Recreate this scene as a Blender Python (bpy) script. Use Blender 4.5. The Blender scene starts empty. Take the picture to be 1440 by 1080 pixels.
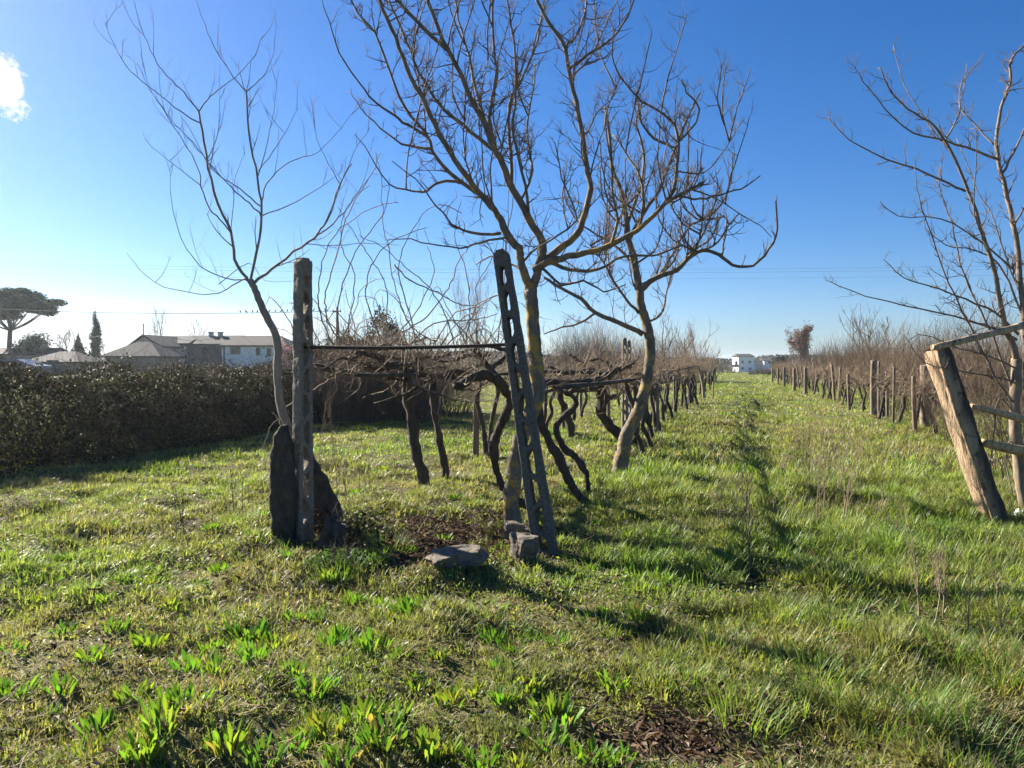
import bpy, math, random
import numpy as np
from mathutils import noise as mnoise
from mathutils import Vector, Matrix, Quaternion
R = math.radians
sc = bpy.context.scene
C = sc.collection
F, HZ, EYE = 1045.0, 508.0, 1.6          # focal length and horizon row in photo pixels, eye height in metres
SUN_AZ, SUN_EL = -50.0, 29.0             # degrees to the left of the view, degrees above the horizon

# ------------------------------------------------------------------ noise and ground height
def _hash(i, j, seed):
    h = (i.astype(np.int64)*374761393 + j.astype(np.int64)*668265263 + seed*974634721) & 0xffffffff
    h = ((h ^ (h >> 13))*1274126177) & 0xffffffff
    return ((h ^ (h >> 16)) & 0xffff)/65535.0
def vnoise(x, y, seed=0):
    x = np.asarray(x, float); y = np.asarray(y, float)
    i = np.floor(x); j = np.floor(y); u = x-i; v = y-j
    u = u*u*(3-2*u); v = v*v*(3-2*v)
    a = _hash(i, j, seed); b = _hash(i+1, j, seed); c = _hash(i, j+1, seed); d = _hash(i+1, j+1, seed)
    return (a*(1-u)+b*u)*(1-v) + (c*(1-u)+d*u)*v
def fbm(x, y, seed=0, o=3):
    s = 0; a = .5; t = 0
    for k in range(o):
        s = s + a*vnoise(x*2**k, y*2**k, seed+k*17); t += a; a *= .5
    return s/t
def sstep(a, b, x):
    t = np.clip((np.asarray(x, float)-a)/(b-a), 0, 1); return t*t*(3-2*t)
def gh(x, y):
    x = np.asarray(x, float); y = np.asarray(y, float)
    h = .12*(fbm(x*.8, y*.8, 3)-.5) + .19*(fbm(x*2.2, y*2.2, 8, 2)-.5)
    h = h - 2.4*sstep(70, 260, y)*sstep(-20, 40, x)
    return h + .5*sstep(24, 70, y)*sstep(0, -25, x)
def g1(x, y): return float(gh(np.array([x]), np.array([y]))[0])

def P(px, py, Y): return Vector(((px-720)/F*Y, Y, EYE+(HZ-py)/F*Y))
def G(px, py):
    Y = EYE*F/(py-HZ); X = (px-720)/F*Y
    return Vector((X, Y, g1(X, Y)))

# ------------------------------------------------------------------ object helpers
def tag(o, label=None, cat=None, group=None, kind=None):
    if label: o['label'] = label
    if cat: o['category'] = cat
    if group: o['group'] = group
    if kind: o['kind'] = kind
    return o
def thing(name, loc, label, cat, group=None):
    o = bpy.data.objects.new(name, None); C.objects.link(o)
    o.location = loc; o.empty_display_size = .2
    return tag(o, label, cat, group)
class MB:
    """collects verts, faces and a colour per vertex, then links them as one mesh object"""
    def __init__(s): s.v = []; s.f = []; s.c = []
    def add(s, vs, fs, col=(1, 1, 1)):
        b = len(s.v); s.v += [tuple(q) for q in vs]; s.f += [tuple(i+b for i in f) for f in fs]
        s.c += [col]*len(vs) if not isinstance(col, list) else col
    def build(s, name, mat, parent=None, origin=None, smooth=True):
        org = Vector(parent.location) if parent else Vector(origin or (0, 0, 0))
        if parent and parent.parent: org = org + parent.parent.location
        me = bpy.data.meshes.new(name)
        me.from_pydata([(a-org.x, b-org.y, c-org.z) for a, b, c in s.v], [], s.f)
        at = me.color_attributes.new('Col', 'FLOAT_COLOR', 'POINT')
        at.data.foreach_set('color', np.array([(r, g, b, 1) for r, g, b in s.c], np.float32).ravel())
        if smooth: me.polygons.foreach_set('use_smooth', [True]*len(me.polygons))
        me.materials.append(mat); me.update()
        o = bpy.data.objects.new(name, me); C.objects.link(o)
        if parent: o.parent = parent
        else: o.location = org
        return o
def np_mesh(name, V, quads, tris, cols, mat, smooth=False, origin=(0, 0, 0), parent=None):
    me = bpy.data.meshes.new(name)
    V = np.asarray(V, np.float32).reshape(-1, 3) - np.array(parent.location if parent else origin, np.float32)
    q = np.asarray(quads, np.int32).reshape(-1, 4); t = np.asarray(tris, np.int32).reshape(-1, 3)
    me.vertices.add(len(V)); me.vertices.foreach_set('co', V.ravel())
    me.loops.add(q.size+t.size); me.loops.foreach_set('vertex_index', np.concatenate([q.ravel(), t.ravel()]))
    me.polygons.add(len(q)+len(t))
    me.polygons.foreach_set('loop_start', np.concatenate([np.arange(len(q))*4, len(q)*4+np.arange(len(t))*3]).astype(np.int32))
    if smooth: me.polygons.foreach_set('use_smooth', np.ones(len(q)+len(t), bool))
    me.update(calc_edges=True)
    c = np.ones((len(V), 4), np.float32); c[:, :3] = cols
    at = me.color_attributes.new('Col', 'FLOAT_COLOR', 'POINT'); at.data.foreach_set('color', c.ravel())
    me.materials.append(mat)
    o = bpy.data.objects.new(name, me); C.objects.link(o)
    if parent: o.parent = parent
    else: o.location = origin
    return o

def smooth_path(pts, sub=4):
    n = len(pts)
    if n < 3: 
        return [pts[0].lerp(pts[-1], i/sub) for i in range(sub+1)]
    out = []
    for i in range(n-1):
        a = pts[max(i-1, 0)]; b = pts[i]; c = pts[i+1]; d = pts[min(i+2, n-1)]
        for k in range(sub):
            t = k/sub
            out.append(.5*((2*b)+(c-a)*t+(2*a-5*b+4*c-d)*t*t+(3*b-a-3*c+d)*t**3))
    out.append(pts[-1].copy()); return out
def tube(mb, pts, radii, sides=6, col=(1, 1, 1), lump=0, rnd=None, cap=True):
    n = len(pts); vs = []; fs = []
    t0 = (pts[1]-pts[0]).normalized()
    u = t0.orthogonal().normalized()
    for i in range(n):
        t = (pts[min(i+1, n-1)]-pts[max(i-1, 0)])
        if t.length < 1e-9: t = t0
        t = t.normalized(); u = (u - t*u.dot(t))
        u = u.normalized() if u.length > 1e-6 else t.orthogonal().normalized()
        w = t.cross(u)
        for k in range(sides):
            a = 2*math.pi*k/sides
            r = radii[i]; dv = u*math.cos(a)+w*math.sin(a)
            if lump:
                q = pts[i]+dv*r; r *= 1+lump*(1.5*mnoise.noise(q*6)+1.1*mnoise.noise(Vector((q.x*24, q.y*24, q.z*9))))
            vs.append(pts[i]+dv*r)
        t0 = t
    for i in range(n-1):
        for k in range(sides):
            k2 = (k+1) % sides
            fs.append((i*sides+k, i*sides+k2, (i+1)*sides+k2, (i+1)*sides+k))
    if cap:
        vs.append(pts[-1]); e = len(vs)-1
        for k in range(sides): fs.append(((n-1)*sides+k, (n-1)*sides+(k+1) % sides, e))
        vs.append(pts[0]); e = len(vs)-1
        for k in range(sides): fs.append(((k+1) % sides, k, e))
    mb.add(vs, fs, col)
def box(mb, c, sx, sy, sz, rot=None, col=(1, 1, 1)):
    vs = []
    for z in (-.5, .5):
        for x, y in ((-.5, -.5), (.5, -.5), (.5, .5), (-.5, .5)):
            q = Vector((x*sx, y*sy, z*sz))
            if rot is not None: q = rot @ q
            vs.append(Vector(c)+q)
    mb.add(vs, [(3, 2, 1, 0), (4, 5, 6, 7), (0, 1, 5, 4), (1, 2, 6, 5), (2, 3, 7, 6), (3, 0, 4, 7)], col)
def rvec(rnd):
    while True:
        v = Vector((rnd.uniform(-1, 1), rnd.uniform(-1, 1), rnd.uniform(-1, 1)))
        if .05 < v.length < 1: return v.normalized()
def twig(mb, rnd, p, d, L, r, lvl, col, up=.35, kink=.25, sides=4, kids=(2, 4), spread=.9):
    """a wandering shoot with side shoots"""
    n = 4 if lvl else 3
    pts = [p.copy()]; q = p.copy(); d = d.normalized()
    for i in range(n):
        d = (d+rvec(rnd)*kink+Vector((0, 0, up*.5))).normalized()
        q = q+d*(L/n); pts.append(q.copy())
    rad = [r*(1-.72*i/n) for i in range(n+1)]
    tube(mb, pts, rad, sides if lvl else 3, col, cap=False)
    if lvl > 0:
        for k in range(rnd.randint(*kids)):
            i = rnd.randint(1, n-1); t = rnd.random()
            b = pts[i].lerp(pts[i+1], t)
            dd = ((pts[i+1]-pts[i]).normalized()*.6+rvec(rnd)*spread+Vector((0, 0, up))).normalized()
            twig(mb, rnd, b, dd, L*rnd.uniform(.3, .65), r*.55, lvl-1, col, up, kink, sides, kids, spread)

# ------------------------------------------------------------------ materials
def new_mat(name):
    m = bpy.data.materials.new(name); m.use_nodes = True
    nt = m.node_tree; nt.nodes.clear()
    return m, nt.nodes, nt.links
def nd(ns, t, **kw):
    n = ns.new(t)
    for k, v in kw.items(): setattr(n, k, v)
    return n
def ramp(ns, stops, interp='LINEAR'):
    n = ns.new('ShaderNodeValToRGB'); cr = n.color_ramp; cr.interpolation = interp
    while len(cr.elements) < len(stops): cr.elements.new(.5)
    for e, (p, c) in zip(cr.elements, stops):
        e.position = p; e.color = (*c, 1) if len(c) == 3 else c
    return n
def noise_node(ns, ls, scale, detail=4, rough=.6, coord='Object', stretch=None):
    tc = nd(ns, 'ShaderNodeTexCoord'); no = nd(ns, 'ShaderNodeTexNoise')
    no.inputs['Scale'].default_value = scale; no.inputs['Detail'].default_value = detail; no.inputs['Roughness'].default_value = rough
    if stretch:
        mp = nd(ns, 'ShaderNodeMapping'); mp.inputs['Scale'].default_value = stretch
        ls.new(tc.outputs[coord], mp.inputs['Vector']); ls.new(mp.outputs[0], no.inputs['Vector'])
    else: ls.new(tc.outputs[coord], no.inputs['Vector'])
    return no
def mat_bark(name, c1, c2, scale=18, bump=.6, lichen=None, lam=.5, stretch=(1, 1, .35), rough=.9, dist=.02, lz=None):
    m, ns, ls = new_mat(name)
    no = noise_node(ns, ls, scale, 6, .65, stretch=stretch)
    rp = ramp(ns, [(.3, c1), (.7, c2)]); ls.new(no.outputs['Fac'], rp.inputs[0])
    colr = rp.outputs[0]
    if lichen:
        n2 = noise_node(ns, ls, 7, 5, .7)
        r2 = ramp(ns, [(lam, (0, 0, 0)), (lam+.08, (1, 1, 1))]); ls.new(n2.outputs['Fac'], r2.inputs[0])
        fac = r2.outputs[0]
        if lz:      # lichen thins out above a height
            tc = nd(ns, 'ShaderNodeTexCoord'); sx = nd(ns, 'ShaderNodeSeparateXYZ'); ls.new(tc.outputs['Object'], sx.inputs[0])
            mr = nd(ns, 'ShaderNodeMapRange'); mr.inputs[1].default_value = lz[0]; mr.inputs[2].default_value = lz[1]; mr.inputs[3].default_value = 1; mr.inputs[4].default_value = 0
            ls.new(sx.outputs['Z'], mr.inputs[0])
            mu = nd(ns, 'ShaderNodeMath', operation='MULTIPLY'); ls.new(fac, mu.inputs[0]); ls.new(mr.outputs[0], mu.inputs[1]); fac = mu.outputs[0]
        mx = nd(ns, 'ShaderNodeMix', data_type='RGBA'); ls.new(fac, mx.inputs[0]); ls.new(colr, mx.inputs[6]); mx.inputs[7].default_value = (*lichen, 1)
        colr = mx.outputs[2]
    at = nd(ns, 'ShaderNodeAttribute', attribute_name='Col')
    mm = nd(ns, 'ShaderNodeMix', data_type='RGBA', blend_type='MULTIPLY'); mm.inputs[0].default_value = 1
    ls.new(colr, mm.inputs[6]); ls.new(at.outputs['Color'], mm.inputs[7])
    bs = nd(ns, 'ShaderNodeBsdfPrincipled'); bs.inputs['Roughness'].default_value = rough
    bs.inputs['Specular IOR Level'].default_value = .25
    ls.new(mm.outputs[2], bs.inputs['Base Color'])
    bp = nd(ns, 'ShaderNodeBump'); bp.inputs['Strength'].default_value = bump; bp.inputs['Distance'].default_value = dist
    ls.new(no.outputs['Fac'], bp.inputs['Height']); ls.new(bp.outputs[0], bs.inputs['Normal'])
    out = nd(ns, 'ShaderNodeOutputMaterial'); ls.new(bs.outputs[0], out.inputs[0])
    return m
def mat_leaf(name, transl=.4, rough=.45, spec=.4, tint=(1.25, 1.2, .6)):
    """thin leaf: the vertex colour, part of the light passing through"""
    m, ns, ls = new_mat(name)
    at = nd(ns, 'ShaderNodeAttribute', attribute_name='Col')
    bs = nd(ns, 'ShaderNodeBsdfPrincipled'); bs.inputs['Roughness'].default_value = rough; bs.inputs['Specular IOR Level'].default_value = spec
    ls.new(at.outputs['Color'], bs.inputs['Base Color'])
    mm = nd(ns, 'ShaderNodeMix', data_type='RGBA', blend_type='MULTIPLY'); mm.inputs[0].default_value = 1
    ls.new(at.outputs['Color'], mm.inputs[6]); mm.inputs[7].default_value = (*tint, 1)
    tr = nd(ns, 'ShaderNodeBsdfTranslucent'); ls.new(mm.outputs[2], tr.inputs[0])
    mx = nd(ns, 'ShaderNodeMixShader'); mx.inputs[0].default_value = transl
    ls.new(bs.outputs[0], mx.inputs[1]); ls.new(tr.outputs[0], mx.inputs[2])
    out = nd(ns, 'ShaderNodeOutputMaterial'); ls.new(mx.outputs[0], out.inputs[0])
    return m
def mat_plain(name, col, rough=.7, scale=8, var=.25, bump=.2, metal=0, spec=.3):
    c = Vector(col)
    m = mat_bark(name, tuple(c*(1-var)), tuple(c*(1+var)), scale, bump, None, stretch=(1, 1, 1), rough=rough, dist=.01)
    b = [n for n in m.node_tree.nodes if n.type == 'BSDF_PRINCIPLED'][0]
    b.inputs['Metallic'].default_value = metal; b.inputs['Specular IOR Level'].default_value = spec
    return m
M = {}
M['tree_bark'] = mat_bark('tree_bark', (.09, .075, .06), (.22, .185, .14), 16, .8, (.40, .25, .055), .5, lz=(1.5, 4.6))
M['tree_bark_far'] = mat_bark('tree_bark_far', (.10, .08, .06), (.20, .165, .125), 12, .6, (.38, .25, .08), .52, lz=(1.0, 3.0))
M['limb_dark'] = mat_bark('limb_dark', (.14, .105, .08), (.27, .21, .16), 18, .5)
M['twig'] = mat_bark('twig', (.095, .07, .05), (.21, .155, .11), 30, .3, (.26, .2, .07), .62)
M['sapling'] = mat_bark('sapling', (.16, .135, .105), (.31, .26, .20), 20, .5)
M['pale_bark'] = mat_bark('pale_bark', (.15, .115, .08), (.31, .245, .17), 16, .6, (.36, .26, .1), .58)
M['vine'] = mat_bark('vine', (.03, .023, .018), (.11, .085, .065), 22, 1.0, None, stretch=(1, 1, .18), dist=.03)
M['cane'] = mat_bark('cane', (.2, .14, .09), (.36, .27, .18), 24, .3)
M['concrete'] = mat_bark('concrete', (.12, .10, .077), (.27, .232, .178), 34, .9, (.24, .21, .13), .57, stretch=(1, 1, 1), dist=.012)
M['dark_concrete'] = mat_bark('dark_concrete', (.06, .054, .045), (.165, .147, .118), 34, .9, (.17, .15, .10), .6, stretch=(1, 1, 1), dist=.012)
M['wood_post'] = mat_bark('wood_post', (.15, .115, .085), (.40, .32, .235), 14, 1.0, (.10, .085, .07), .56, stretch=(1.6, 1.6, .16), dist=.03)
M['old_post'] = mat_bark('old_post', (.10, .075, .055), (.27, .205, .15), 14, .9, stretch=(1.5, 1.5, .2), dist=.03)
M['dark_wood'] = mat_bark('dark_wood', (.03, .025, .022), (.09, .075, .065), 12, .9, stretch=(1, 1, .3), dist=.03)
M['slab'] = mat_bark('slab', (.03, .024, .018), (.10, .08, .06), 14, 1.0, (.16, .145, .12), .62, stretch=(1, 1, .5), dist=.04)
M['stone'] = mat_bark('stone', (.085, .07, .052), (.24, .2, .15), 13, 1.0, (.26, .17, .07), .6, stretch=(1, 1, 2.2), dist=.04)
M['rust'] = mat_plain('rust', (.05, .035, .028), .8, 40, .4)
M['leaf'] = mat_leaf('leaf', .45)
M['grass'] = mat_leaf('grass', .5, .45, .3, (1.25, 1.25, .6))
M['weed'] = mat_leaf('weed', .5, .45, .3, (1.15, 1.1, .5))
M['bramble'] = mat_leaf('bramble', .25, .6, .16, (1.1, 1.1, .6))
M['dry'] = mat_leaf('dry', .2, .8, .15, (1.1, .95, .7))
M['needle'] = mat_leaf('needle', .15, .6, .2)
M['bare'] = mat_bark('bare', (.10, .08, .062), (.19, .155, .12), 6, .2)
M['plaster'] = mat_plain('plaster', (.80, .80, .79), .9, 1.2, .05, .1)
M['plaster_grey'] = mat_plain('plaster_grey', (.5, .47, .42), .9, 1.5, .12, .1)
M['plaster_brown'] = mat_plain('plaster_brown', (.24, .2, .16), .9, 1.5, .2, .1)
M['tiles'] = mat_plain('tiles', (.055, .047, .044), .9, 3, .35, .5)
M['glass'] = mat_plain('glass', (.03, .035, .04), .12, 2, .1, 0, spec=.6)
M['frame'] = mat_plain('frame', (.2, .17, .14), .6)
M['paint_grey'] = mat_plain('paint_grey', (.18, .19, .2), .3, 2, .05, 0, spec=.6)
M['wire'] = mat_plain('wire', (.03, .03, .032), .6)
M['bird'] = mat_plain('bird', (.03, .028, .026), .7)
M['white'] = mat_plain('white', (.78, .77, .74), .5, 6, .08, .3)
# ------------------------------------------------------------------ concrete lattice posts
import bmesh
from mathutils import noise as mnoise
def bar(bm, a, b, w, t, w2=None):
    d = b-a; L = d.length; d.normalize(); s = Vector((-d.z, 0, d.x)); y = Vector((0, 1, 0))
    vs = [bm.verts.new(p+s*ww*i+y*t*j) for p, ww in ((a, w), (b, w2 or w)) for i, j in ((-.5, -.5), (.5, -.5), (.5, .5), (-.5, .5))]
    for f in ((3, 2, 1, 0), (4, 5, 6, 7), (0, 1, 5, 4), (1, 2, 6, 5), (2, 3, 7, 6), (3, 0, 4, 7)): bm.faces.new([vs[i] for i in f])
def lattice_mesh(H, w0, w1, t, pitch, phase=0, c0=.05, c1=.036, mat='concrete'):
    """two chords joined by zigzag webs, cast in one piece, rounded top"""
    bm = bmesh.new(); W = lambda z: w0+(w1-w0)*z/H
    for s in (-1, 1): bar(bm, Vector((s*(w0-c0)*.5, 0, -.15)), Vector((s*(w1-c1)*.5, 0, H-.03)), c0, t, c1)
    bar(bm, Vector((0, 0, -.15)), Vector((0, 0, .05)), w0*.95, t)
    bar(bm, Vector((0, 0, H-.17)), Vector((0, 0, H-.035)), w1*.97, t); bar(bm, Vector((0, 0, H-.05)), Vector((0, 0, H)), w1*.62, t*.98)
    z = .1; k = phase
    while z+pitch*.75 < H-.12:
        a = (W(z)-c0-(c1-c0)*z/H)*.5; sgn = 1 if k % 2 else -1
        bar(bm, Vector((sgn*a, 0, z)), Vector((-sgn*a, 0, z+pitch*.62)), .036, t*.94)
        bar(bm, Vector((sgn*a*.95, 0, z-.035)), Vector((sgn*a*.55, 0, z+pitch*.14)), .03, t*.94)
        bar(bm, Vector((-sgn*a*.95, 0, z+pitch*.62+.035)), Vector((-sgn*a*.55, 0, z+pitch*.48)), .03, t*.94)
        z += pitch; k += 1
    me = bpy.data.meshes.new('lattice'); bm.to_mesh(me); bm.free()
    o = bpy.data.objects.new('lattice_tmp', me); C.objects.link(o)
    md = o.modifiers.new('r', 'REMESH'); md.mode = 'VOXEL'; md.voxel_size = .0085; md.use_smooth_shade = True
    sm = o.modifiers.new('s', 'SMOOTH'); sm.factor = .5; sm.iterations = 7
    dg = bpy.context.evaluated_depsgraph_get(); out = bpy.data.meshes.new_from_object(o.evaluated_get(dg))
    bpy.data.objects.remove(o)
    nv = len(out.vertices); co = np.zeros(nv*3); no = np.zeros(nv*3)
    out.vertices.foreach_get('co', co); out.vertex_normals.foreach_get('vector', no); co = co.reshape(-1, 3); no = no.reshape(-1, 3)
    dn = np.array([mnoise.noise(Vector(p)*9)*.006+mnoise.noise(Vector(p)*40)*.0025 for p in co])
    out.vertices.foreach_set('co', (co+no*dn[:, None]).ravel())
    a = out.color_attributes.new('Col', 'FLOAT_COLOR', 'POINT'); a.data.foreach_set('color', np.ones(len(out.vertices)*4, np.float32))
    out.polygons.foreach_set('use_smooth', np.ones(len(out.polygons), bool))
    out.materials.clear(); out.materials.append(M[mat]); return out
g = G(426, 757); lat_upright = lattice_mesh(P(424, 363, g.y+.03).z-g.z, .16, .13, .12, .235, 0, .045, .036)
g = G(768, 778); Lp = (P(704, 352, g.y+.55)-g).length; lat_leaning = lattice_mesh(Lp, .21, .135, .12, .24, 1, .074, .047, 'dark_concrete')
lat_far = lattice_mesh(2.15, .14, .11, .08, .24)
# ------------------------------------------------------------------ ground
def axis(lo, hi, c0, c1, step, grow=1.16):
    a = list(np.arange(c0, c1+1e-6, step)); s = step
    while a[-1] < hi: s *= grow; a.append(a[-1]+s)
    s = step
    while a[0] > lo: s *= grow; a.insert(0, a[0]-s)
    return np.array(a)
LITTER = [(-.66, 6.95, 1.0, 1.1), (.72, 3.2, .42, .38), (.0, 6.9, .5, .5), (-.95, 5.9, .8, .4), (-.7, 6.25, .55, .5), (5.2, 7.0, .5, .3)]
def litter(x, y):
    m = np.zeros_like(x)
    wob = (fbm(x*3, y*3, 91)-.5)*.9
    for cx, cy, rx, ry in LITTER:
        d = np.sqrt(((x-cx)/rx)**2+((y-cy)/ry)**2)+wob
        m = np.maximum(m, 1-sstep(.6, 1.0, d))
    return m
def dryness(x, y):
    d = fbm(x*.55, y*.55, 41)*.7+fbm(x*2.2, y*2.2, 43)*.45
    d = d+.22*sstep(6, 1.8, y)*sstep(1.2, -1.5, x)+.12*sstep(9, 14, y)*sstep(24, 14, y)*sstep(1.5, 6, x)
    return np.clip(d-.1, 0, 1)
gx = axis(-2600, 2600, -9, 13, .11); gy = axis(-60, 3600, 1.2, 17, .11)
XX, YY = np.meshgrid(gx, gy); nx, ny = len(gx), len(gy)
ZZ = gh(XX, YY)
idx = np.arange(nx*ny).reshape(ny, nx)
qd = np.stack([idx[:-1, :-1], idx[:-1, 1:], idx[1:, 1:], idx[1:, :-1]], -1).reshape(-1, 4)
lm = litter(XX, YY)[..., None]; dr = dryness(XX, YY)[..., None]
far = sstep(9, 40, YY)[..., None]
soil = np.array([.085, .062, .042]); strw = np.array([.20, .165, .10]); gre = np.array([.075, .10, .028]); fg = np.array([.105, .135, .04])
col = soil*(1-dr)+strw*dr
col = col*.55+gre*.45
col = col*(1-far)+(fg*(1-.42*dr)+np.array([.17, .15, .075])*.5*dr)*far
col = col*(1-lm)+np.array([.05, .035, .026])*lm
m, ns, ls = new_mat('ground')
at = nd(ns, 'ShaderNodeAttribute', attribute_name='Col')
n1 = noise_node(ns, ls, 9, 8, .7); n2 = noise_node(ns, ls, 70, 4, .7)
r1 = ramp(ns, [(.3, (.45, .45, .42)), (.7, (1.5, 1.45, 1.3))]); ls.new(n1.outputs['Fac'], r1.inputs[0])
r2 = ramp(ns, [(.3, (.6, .6, .6)), (.7, (1.35, 1.3, 1.2))]); ls.new(n2.outputs['Fac'], r2.inputs[0])
ma = nd(ns, 'ShaderNodeMix', data_type='RGBA', blend_type='MULTIPLY'); ma.inputs[0].default_value = 1
mb_ = nd(ns, 'ShaderNodeMix', data_type='RGBA', blend_type='MULTIPLY'); mb_.inputs[0].default_value = 1
ls.new(at.outputs['Color'], ma.inputs[6]); ls.new(r1.outputs[0], ma.inputs[7]); ls.new(ma.outputs[2], mb_.inputs[6]); ls.new(r2.outputs[0], mb_.inputs[7])
bs = nd(ns, 'ShaderNodeBsdfPrincipled'); bs.inputs['Roughness'].default_value = .95; bs.inputs['Specular IOR Level'].default_value = .1
ls.new(mb_.outputs[2], bs.inputs['Base Color'])
bp = nd(ns, 'ShaderNodeBump'); bp.inputs['Strength'].default_value = .8; bp.inputs['Distance'].default_value = .04
ls.new(n1.outputs['Fac'], bp.inputs['Height']); ls.new(bp.outputs[0], bs.inputs['Normal'])
out = nd(ns, 'ShaderNodeOutputMaterial'); ls.new(bs.outputs[0], out.inputs[0])
gr = np_mesh('ground', np.stack([XX, YY, ZZ], -1), qd, [], col.reshape(-1, 3), m, True)
tag(gr, kind='structure')

# ------------------------------------------------------------------ grass
rs = np.random.RandomState(5)
def blades(base, az, lean, curl, h, w, col, levels):
    """base (N,3); bent tapering blades; returns verts, quads, tris, colours"""
    N = len(base); dirx = np.cos(az); diry = np.sin(az); px = -diry; py = dirx
    pos = base.copy(); V = []; a = lean.copy(); seg = h/levels
    for k in range(levels+1):
        wk = w*(1-k/levels)**.7*.5*(1 if k else .8)
        if k < levels:
            o = np.stack([px*wk, py*wk, 0*wk], -1); V.append(pos-o); V.append(pos+o)
        else: V.append(pos.copy())
        pos = pos+np.stack([dirx*np.sin(a)*seg, diry*np.sin(a)*seg, np.cos(a)*seg], -1)
        a = a+curl/levels
    nv = 2*levels+1
    V = np.stack(V, 1).reshape(-1, 3); b = (np.arange(N)*nv)[:, None]
    quads = [b+np.array([[2*k, 2*k+1, 2*k+3, 2*k+2]]) for k in range(levels-1)]
    quads = np.concatenate(quads, 0) if quads else np.zeros((0, 4), int)
    tris = b+np.array([[2*levels-2, 2*levels-1, 2*levels]])
    return V, quads, tris, np.repeat(col, nv, 0)
def wedge(n, y0, y1, k=.74, mar=.9, x0=None):
    y = np.sqrt(rs.rand(n)*(y1*y1-y0*y0)+y0*y0); return (rs.rand(n)*2-1)*(y*k+mar), y
GREENS = np.array([[.13, .235, .04], [.19, .285, .055], [.27, .31, .085], [.17, .185, .075], [.075, .15, .04]])
STRAW = np.array([[.34, .27, .14], [.42, .35, .2], [.24, .18, .10]])
def hedge_shade(x, y): return x < -3.2-.0*y
parts_ = []
def tufts(n, y0, y1, per, hmin, hmax, wid, levels, spread, lush=1.0):
    x, y = wedge(n, y0, y1)
    dn = fbm(x*1.3, y*1.3, 21)*.6+fbm(x*4.5, y*4.5, 22, 2)*.5
    dr = dryness(x, y); lt = litter(x, y)
    keep = rs.rand(n) < np.clip((dn-.2)*3.2, .22, 1)*(1-.95*lt)*(1-.42*dr)
    x, y, dn, dr = x[keep], y[keep], dn[keep], dr[keep]; n = len(x)
    rightlush = sstep(-.5, 2.5, x-.1*y)
    H = (hmin+(hmax-hmin)*np.clip(dn*1.5-.35, 0, 1)*rs.rand(n)**.6)*(1-.35*dr)*(.62+.6*rightlush+.12*sstep(4, 7, y)*(1-rightlush))*(.7+.3*sstep(25, 9, y)+.0)
    hue = fbm(x*1.1+7, y*1.1, 31)+.25*(rs.rand(n)-.5)
    gi = np.clip((hue*7-1.2), 0, 3.999).astype(int)
    c = GREENS[gi]*(.8+.4*rs.rand(n, 1))*(.62+.6*fbm(x*.9+4, y*.9, 57))[:, None]; c2 = GREENS[rs.randint(0, 5, n)]; c = .65*c+.35*c2
    cy = np.clip((dr-.3)*1.8, 0, .9)[:, None]*rs.rand(n, 1)
    c = c*(1-cy)+STRAW[rs.randint(0, 3, n)]*cy
    k = rs.randint(per//2, per+per//2+1, n); I = np.repeat(np.arange(n), k); N = len(I)
    az = rs.rand(N)*2*np.pi
    rr = spread*np.sqrt(rs.rand(N))*(.5+rs.rand(n))[I]
    bx = x[I]+np.cos(az)*rr; by = y[I]+np.sin(az)*rr
    bz = gh(bx, by)-.008
    h = H[I]*(.45+.75*rs.rand(N))
    lean = .04+.3*rs.rand(N)+rr/spread*.32; curl = .2+1.3*rs.rand(N)**1.6
    az = az+rs.randn(N)*.55
    cc = c[I]*(.75+.5*rs.rand(N, 1))
    st = rs.rand(N) < .07+.22*dr[I]
    cc[st] = STRAW[rs.randint(0, 3, st.sum())]*(.6+.5*rs.rand(st.sum(), 1))
    lean[st] += .5
    w = wid*(.6+.8*rs.rand(N))
    parts_.append((np.stack([bx, by, bz], -1), az, lean, curl, h, w, cc, levels))
tufts(9000, 1.7, 4.8, 30, .05, .24, .0078, 3, .075)
tufts(9000, 1.7, 4.8, 10, .03, .09, .0065, 3, .06)
tufts(15000, 4.7, 10, 22, .06, .28, .0105, 3, .10)
tufts(9000, 4.7, 10, 9, .04, .1, .01, 3, .1)
tufts(22000, 9.8, 21, 14, .07, .30, .019, 2, .17)
tufts(34000, 21, 50, 8, .08, .27, .04, 2, .28)
tufts(22000, 50, 115, 6, .10, .24, .10, 2, .5)
# extra tall tufts the photo shows in the right foreground and round the stones
for (px, py, hh, n) in [(1037, 1020, .2, 150), (1260, 1030, .2, 120), (1147, 965, .2, 110), (1363, 1065, .22, 110), (515, 800, .2, 200), (545, 780, .2, 140), (470, 815, .2, 150), (330, 745, .2, 90),
                        (700, 775, .17, 70), (710, 745, .2, 40), (830, 790, .17, 130), (900, 800, .19, 150), (1000, 820, .19, 130), (940, 700, .22, 130), (1180, 890, .2, 130), (1000, 905, .16, 110), (1330, 930, .2, 110), (1230, 800, .2, 110), (1090, 790, .18, 110),
                        (1420, 960, .22, 130), (1300, 1000, .2, 110), (850, 880, .15, 110), (700, 890, .15, 100), (1100, 880, .2, 110), (960, 960, .17, 100), (1270, 700, .22, 90), (1330, 690, .22, 90), (1170, 745, .22, 80)]:
    g = G(px, py); N = n; az = rs.rand(N)*6.283; rr = .16*np.sqrt(rs.rand(N))
    bx = g.x+np.cos(az)*rr*1.3; by = g.y+np.sin(az)*rr
    c = GREENS[rs.randint(0, 2)]*(.7+.5*rs.rand(N, 1))
    parts_.append((np.stack([bx, by, gh(bx, by)-.005], -1), az+rs.randn(N)*.4, .1+.5*rs.rand(N), .4+1.1*rs.rand(N), hh*(.5+.6*rs.rand(N)), .005*(.7+.7*rs.rand(N)), c, 3))
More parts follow.
